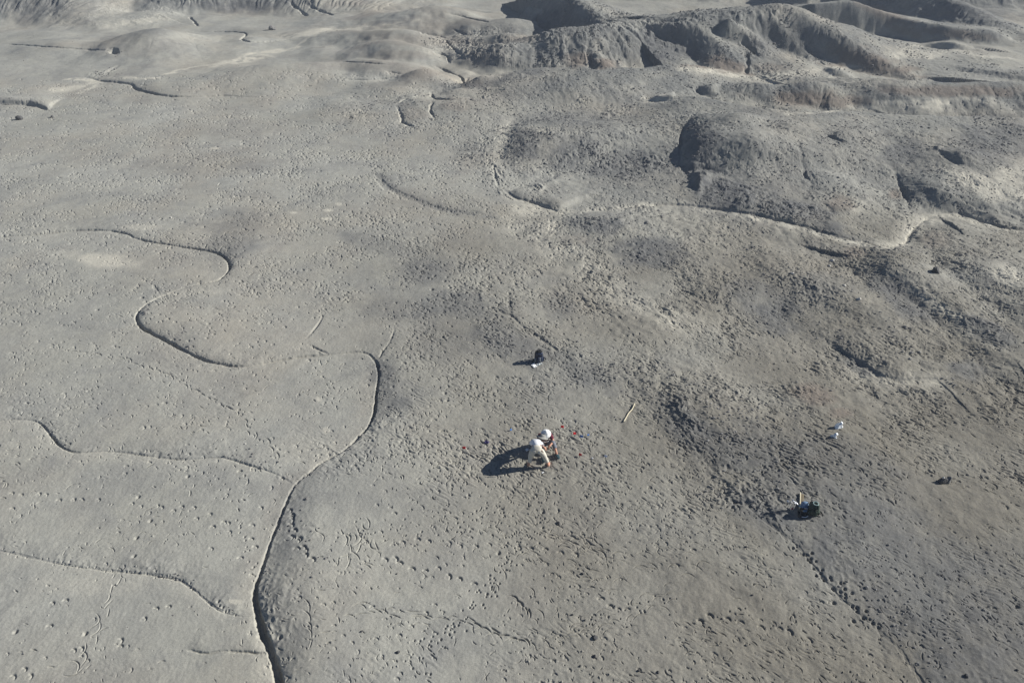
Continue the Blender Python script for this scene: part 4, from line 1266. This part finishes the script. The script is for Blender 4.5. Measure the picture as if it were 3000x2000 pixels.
def backpack(name, label, loc, rz, mbody, mtrim, w=.33, d=.22, h=.52, lean=0.0):
    t = thing(name, label, 'backpack', loc, rz)
    t.rotation_euler = (R(lean), 0, rz)
    b = obj('pack_body', rbox(w, d, h, .085, 5, 0, taper=.86), mbody, t, loc=(0, 0, -.005))
    obj('front_pocket', rbox(w * .72, .09, h * .48, .035, 4, taper=.85), mbody, t, loc=(0, -d * .5 - .015, .04))
    obj('lid', rbox(w * .84, d * .86, .10, .045, 4, taper=.7), mtrim, t, loc=(0, 0, h - .045))
    for s in (-1, 1):
        pts = [(s * .09, d * .44, h * .92), (s * .10, d * .44 + .055, h * .80), (s * .115, d * .44 + .075, h * .55), (s * .13, d * .44 + .045, h * .28), (s * .14, d * .44, h * .10)]
        obj('shoulder_strap', tube(spline(pts, 4), .021, 8), M['black'], t)
        obj('side_pocket', rbox(.05, d * .6, h * .33, .02, 3), M['greyn'] if s < 0 else mbody, t, loc=(s * (w * .5 + .005), 0, .03))
        obj('hip_belt', tube(spline([(s * w * .45, d * .35, .10), (s * (w * .5 + .08), d * .2, .09), (s * (w * .5 + .12), -.02, .04)], 4), .022, 8), M['black'], t)
    obj('grab_loop', tube(spline([(-.045, d * .3, h), (-.03, d * .3, h + .06), (.03, d * .3, h + .06), (.045, d * .3, h)], 4), .011, 8), M['black'], t)
    for zz in (.30, .42):
        obj('compression_strap', tube([(-w * .47, -d * .46, h * zz * 1.6), (0, -d * .52 - (.02 if zz < .35 else 0), h * zz * 1.6 + .01), (w * .47, -d * .46, h * zz * 1.6)], .008, 6), mtrim, t)
    return t


x, y, z = at(1580, 1062)
bp1 = backpack('backpack', 'navy blue backpack standing upright alone above the two people', (x, y + .08, z), R(14), M['navy'], M['black'], .32, .22, .47, -6)
obj('mesh_panel', rbox(.06, .02, .18, .008, 2), M['greyn'], bp1, loc=(-.02, -.185, .10))
x, y, z = at(1565, 1072)
o = obj('paper_sheet', sheet(.17, .24, .006, 14, .035, 3), M['paper'], loc=(x, y, z + .008), rot=(0, 0, R(32)))
tag(o, 'bright white crumpled paper lying in front of the navy backpack', 'paper')
x, y, z = at(1580, 1068)
o = obj('plastic_bag', sheet(.24, .16, .006, 14, .04, 8), M['plastic'], loc=(x, y, z + .008), rot=(0, 0, R(30)))
tag(o, 'grey clear plastic bag lying at the foot of the navy backpack', 'plastic bag')

x, y, z = at(2381, 1506)
bp2 = backpack('backpack', 'dark green backpack with pale ring on its lid standing among gear on the right slope', (x, y + .05, z), R(-24), M['green'], M['green'], .33, .23, .37, -4)
obj('lid_ring', tube([(.075 * math.cos(a), .055 * math.sin(a) - .03, .435 + .02 * math.sin(a)) for a in np.linspace(0, 6.2, 18)], .015, 8), M['palegreen'], bp2)
x, y, z = at(2357, 1496)
hb = thing('cloth_hat', 'blue grey cloth hat leaning on the dark green backpack', 'hat', (x, y, z + .02), R(15))
hb.rotation_euler = (R(-30), R(8), R(15))
hb.scale = (1.25, 1.25, 1.25)
obj('brim', lathe([(.14, .10), (.145, .105), (.10, .118), (.085, .12), (.08, .125)], 26, .05), M['blue'], hb)
obj('crown', lathe([(.088, .122), (.09, .16), (.078, .205), (.03, .225)], 26), M['blue'], hb)
x, y, z = at(2353, 1506)
jb = thing('jacket', 'black jacket with white piping bundled on the ground before the green backpack', 'jacket', (x - .02, y - .02, z), R(5))
obj('jacket_body', rbox(.34, .22, .13, .055, 4, 1, .05, .7, 5), M['black'], jb)
obj('piping', tube(spline([(-.10, -.115, .06), (-.02, -.13, .05), (.06, -.12, .055), (.13, -.07, .07), (.16, .02, .10), (.14, .08, .12)], 4), .011, 6), M['whitef'], jb)
obj('collar', rbox(.13, .08, .05, .02, 3, 1, .02, .8, 2), M['blue'], jb, loc=(.06, .03, .115))
x, y, z = at(2343, 1468)
pl = thing('wooden_board', 'narrow wooden board with a pale edge lying beside the green backpack', 'board', (x, y, z), R(-20))
obj('board', rbox(.10, .62, .035, .006, 2), M['woodb'], pl, loc=(.065, 0, 0))
obj('pale_edge', rbox(.026, .66, .075, .006, 2), M['wood'], pl, loc=(0, 0, 0))
x, y, z = at(2317, 1498)
fb = thing('flag_bundle', 'bundle of white marker flags on pale stems stuck upright left of the wooden board', 'marker flags', (x, y, z), 0)
bmw = bmesh.new()
tips = []
for k in range(9):
    a = random.uniform(0, 6.28)
    b0 = Vector((random.gauss(.02, .022), random.gauss(0, .02), -.05))
    t0 = Vector((-.03 + .26 * (k / 8 - .5), .08 + random.gauss(0, .05), .36 + random.gauss(0, .05)))
    tube([b0, (b0 + t0) / 2, t0], .007, 5, bmw)
    tips.append(t0)
obj('wires', bmw, M['rockp'], fb)
for k, t0 in enumerate(tips):
    f = obj('flag', sheet(.075, .055, .003, 7, .02, k), M['whitef'] if k < 8 else M['maroon'], fb, loc=t0 + Vector((.03, 0, -.02)) if k < 8 else (t0 * .35), rot=(R(random.uniform(20, 70)), R(random.uniform(-30, 30)), random.uniform(0, 6)))
    if k >= 8:
        f['label'] = 'dark red flag low in the bundle'

# ------------------------------------------------------------------ stick
pts = [(1859, 1184), (1855, 1193), (1851, 1201), (1846, 1207), (1841, 1212), (1837, 1219), (1832, 1228), (1827, 1236)]
w3 = [at(*p) for p in pts]
cx_, cy_, cz_ = w3[4]
pk = [(a - cx_, b - cy_, max(c, cz_) - cz_ + .03) for a, b, c in w3]
o = obj('walking_stick', tube(spline(pk, 4), .019, 10, taper=1.2), M['stick'], loc=(cx_, cy_, cz_))
tag(o, 'bleached crooked wooden stick lying on trampled ground right of the seated person', 'stick')

# ------------------------------------------------------------------ sample bags on the slope


def sample_bag(u, v, s, label, rz, seed):
    x, y, z = at(u, v)
    t = thing('sample_bag', label, 'bag', (x, y, z - .01), rz, 'white sample bags on the right slope')
    bm = rbox(.23 * s, .14 * s, .17 * s, .045, 4, 1, .07, .6, seed)
    obj('bag_body', bm, M['bagwhite'], t)
    obj('tied_neck', lathe([(.03, .0), (.02, .025), (.045, .05), (.05, .065)], 14, .12), M['bagwhite'], t, loc=(.03, 0, .155 * s), rot=(R(18), R(25), 0))
    return t


sample_bag(2456, 1252, 1.25, 'white plastic sample bag, the upper and larger of the two on the right slope', R(20), 3)
sample_bag(2442, 1281, 1.0, 'smaller white plastic sample bag just below the other white bag', R(-25), 6)

# ------------------------------------------------------------------ marker flags


def pin_flag(u, v, m, label, group, h=.11, s=1.0, rz=None):
    x, y, z = at(u, v + 4)
    t = thing('marker_flag', label, 'marker flag', (x, y, z), random.uniform(-.6, .6) if rz is None else rz, group)
    obj('wire', tube([(0, 0, -.04), (0, 0, h * .5), (.008, 0, h)], .004, 6), M['wire'], t)
    obj('flag', sheet(.105 * s, .08 * s, .003, 7, .02, int(u)), m, t, loc=(.045, 0, h - .02), rot=(R(62), 0, 0))
    return t


RF = 'red marker flags around the two people'
pin_flag(1643, 1250, M['red'], 'red marker flag nearest the white sun hat, up and right of it', RF)
pin_flag(1679, 1270, M['red'], 'red marker flag beside the blue flags right of the seated person', RF)
pin_flag(1696, 1331, M['red'], 'red marker flag right of the seated person\'s shoe', RF)
pin_flag(1356, 1312, M['red'], 'red marker flag standing by itself left of the two people', RF)
BFG = 'blue marker flags around the two people'
pin_flag(1700, 1277, M['bluef'], 'pale blue marker flag just right of a red one', BFG, .10)
pin_flag(1719, 1274, M['bluef'], 'blue marker flag farthest right of the blue ones', BFG, .08, .75)
pin_flag(1493, 1258, M['bluef'], 'blue marker flag up and left of the bending person', BFG, .06, .75)
WF = 'white marker flags right of the people'
pin_flag(1771, 1333, M['whitef'], 'white marker flag farthest right, level with the shoe', WF, .07, .95)
pin_flag(1731, 1339, M['whitef'], 'small white marker flag between a red flag and the farther white flag', WF, .05, .5)
for (u, v, s, sd_, lb) in [(1545, 1318, .14, 2, 'small crumpled white wrapper beside the bending person\'s left knee'), (1590, 1385, .07, 5, 'scrap of white paper just below the bending person\'s right foot')]:
    x, y, z = at(u, v)
    tag(obj('paper_scrap', sheet(s, s * .7, .004, 9, .03, sd_), M['paper'], loc=(x, y, z + .004), rot=(0, 0, .6)), lb, 'paper')
x, y, z = at(1426, 1297)
tag(obj('cloth_scrap', sheet(.16, .10, .006, 10, .04, 9), M['purple'], loc=(x, y, z + .003), rot=(0, 0, -.5)), 'small dark purple cloth scrap lying left of the two people', 'cloth')

# ------------------------------------------------------------------ rocks


def rock(u, v, s, m, label, seed, flat=.7, group=None, cat='rock'):
    x, y, z = at(u, v)
    rnd = random.Random(seed)
    o = obj('rock', rock_bm(s * rnd.uniform(.42, .58), s * rnd.uniform(.36, .5), s * flat * .5, seed), M[m], loc=(x, y, z - s * .10), rot=(0, 0, rnd.uniform(0, 6)), smooth=False)
    tag(o, label, cat, group)
    return o


t = thing('rock', 'dark split boulder with pale grey faces on the right slope', 'rock', at(2766, 1412), 0)
obj('rock_block', rock_bm(.16, .13, .15, 4), M['rockd'], t, smooth=False, loc=(-.06, 0, -.03))
obj('rock_slab', rock_bm(.10, .12, .15, 9), M['rockg'], t, smooth=False, loc=(.12, .03, -.03), rot=(0, R(12), .3))
obj('rock_cap', rock_bm(.06, .05, .05, 12), M['rockp'], t, smooth=False, loc=(-.07, .02, .15))
rock(800, 88, 1.0, 'rockg', 'lone grey boulder on the pale flat far off at the upper left', 21, .8)
rock(58, 351, .45, 'rockd', 'dark pointed boulder near the left edge below the little scarp', 22, 1.3)
rock(153, 345, .3, 'rockd', 'small dark stone right of the pointed boulder near the left edge', 23, .9)
rock(2740, 797, .42, 'rockd', 'dark stone standing alone on the grey slope at the right', 24, .9)
SG = 'small dark stones scattered on the near mud'
for k, (u, v, s) in enumerate([(1744, 1868, .15), (1742, 1923, .12), (1636, 1533, .15), (1707, 1680, .10), (1163, 1680, .06), (1060, 1848, .08), (1165, 1910, .11), (1677, 1800, .08), (1714, 1816, .07), (1838, 1836, .07), (1872, 1964, .09), (1928, 1968, .09), (1700, 1950, .07), (2185, 1602, .10), (2205, 1742, .07), (2186, 1890, .07), (2115, 1812, .06), (2832, 1980, .13), (2980, 1962, .08)]):
    rock(u, v, s, 'rockd', 'small dark stone lying on the pale grey mud', 40 + k, .8, SG)
for k, (u, v, s) in enumerate([(2437, 764, .22), (2321, 801, .2), (2473, 837, .2), (2515, 877, .24), (2430, 780, .16), (2075, 1290, .1), (718, 1300, .07), (752, 1302, .06), (500, 638, .16)]):
    rock(u, v, s, 'rockp', 'small pale stone lying on the grey clay', 70 + k, .7, 'small pale stones scattered over the clay')

# loose clods over the crumbly slopes
bmc = bmesh.new()
protos = []
for k in range(6):
    b_ = bmesh.new()
    bmesh.ops.create_icosphere(b_, subdivisions=1, radius=1)
    rnd = random.Random(k)
    for v in b_.verts:
        v.co *= rnd.uniform(.65, 1.1)
    b_.verts.ensure_lookup_table()
    protos.append((np.array([v.co[:] for v in b_.verts]), np.array([[q.index for q in f.verts] for f in b_.faces])))
    b_.free()
n = 130000
ys = 9 + (80 - 9) * RNG.random(n)
xs = (RNG.random(n) * 2 - 1) * .85 * (CP * ys + 9.76)
rr = lookup(ROUGH, xs, ys) * np.clip(.25 + 1.2 * fbm(xs / 2.2, ys / 2.2, 3, 99), 0, 1)
kp = RNG.random(n) < rr * .9 + .012
xs, ys, rr = xs[kp], ys[kp], rr[kp]
zs = lookup(H, xs, ys)
V_, F_, off = [], [], 0
for k in range(len(xs)):
    pv, pf = protos[k % 6]
    s = random.uniform(.014, .032) * (1 + ys[k] / 45) * (1.6 if random.random() < .06 else 1) * (1 if rr[k] > .05 else .5)
    a = random.uniform(0, 6.28)
    c_, s_ = math.cos(a), math.sin(a)
    q = np.stack([(pv[:, 0] * c_ - pv[:, 1] * s_) * s * 1.2, (pv[:, 0] * s_ + pv[:, 1] * c_) * s, pv[:, 2] * s * .8 + s * .25], 1)
    V_.append(q + np.array([xs[k], ys[k], zs[k]]))
    F_.append(pf + off)
    off += len(pv)
bmc.free()
me = bpy.data.meshes.new('clods')
if V_:
    Vv, Ff = np.concatenate(V_), np.concatenate(F_)
    me.from_pydata(Vv.tolist(), [], Ff.tolist())
me.materials.append(M['rockg'])
co = bpy.data.objects.new('clods', me)
C.objects.link(co)
co['kind'] = 'stuff'
tag(co, 'loose grey clods scattered over the crumbly clay slopes', 'clods')
print('clods', len(xs), round(time.time() - T0, 1))

# ------------------------------------------------------------------ thin haze over the flats
bmh = bmesh.new()
zlo, zhi = float(H.min()) - 1.0, max(float(H.max()), CAM_H) + 6.0
xm = float(np.abs(Xg).max()) + 20
bmesh.ops.create_cube(bmh, size=1.0)
for v in bmh.verts:
    v.co = Vector((v.co.x * 2 * xm, -80 + (v.co.y + .5) * 1620, zlo + (v.co.z + .5) * (zhi - zlo)))
hme = bpy.data.meshes.new('haze')
bmh.to_mesh(hme)
bmh.free()
hm = bpy.data.materials.new('haze')
hm.use_nodes = True
ht = hm.node_tree
ht.nodes.clear()
ho = ht.nodes.new('ShaderNodeOutputMaterial')
hv = ht.nodes.new('ShaderNodeVolumePrincipled')
hv.inputs['Color'].default_value = (.80, .88, 1.0, 1)
hv.inputs['Density'].default_value = 0.0009
ht.links.new(hv.outputs[0], ho.inputs['Volume'])
hme.materials.append(hm)
hob = bpy.data.objects.new('haze', hme)
C.objects.link(hob)
tag(hob, 'thin bluish haze over the far hills', 'haze')
hob['kind'] = 'stuff'
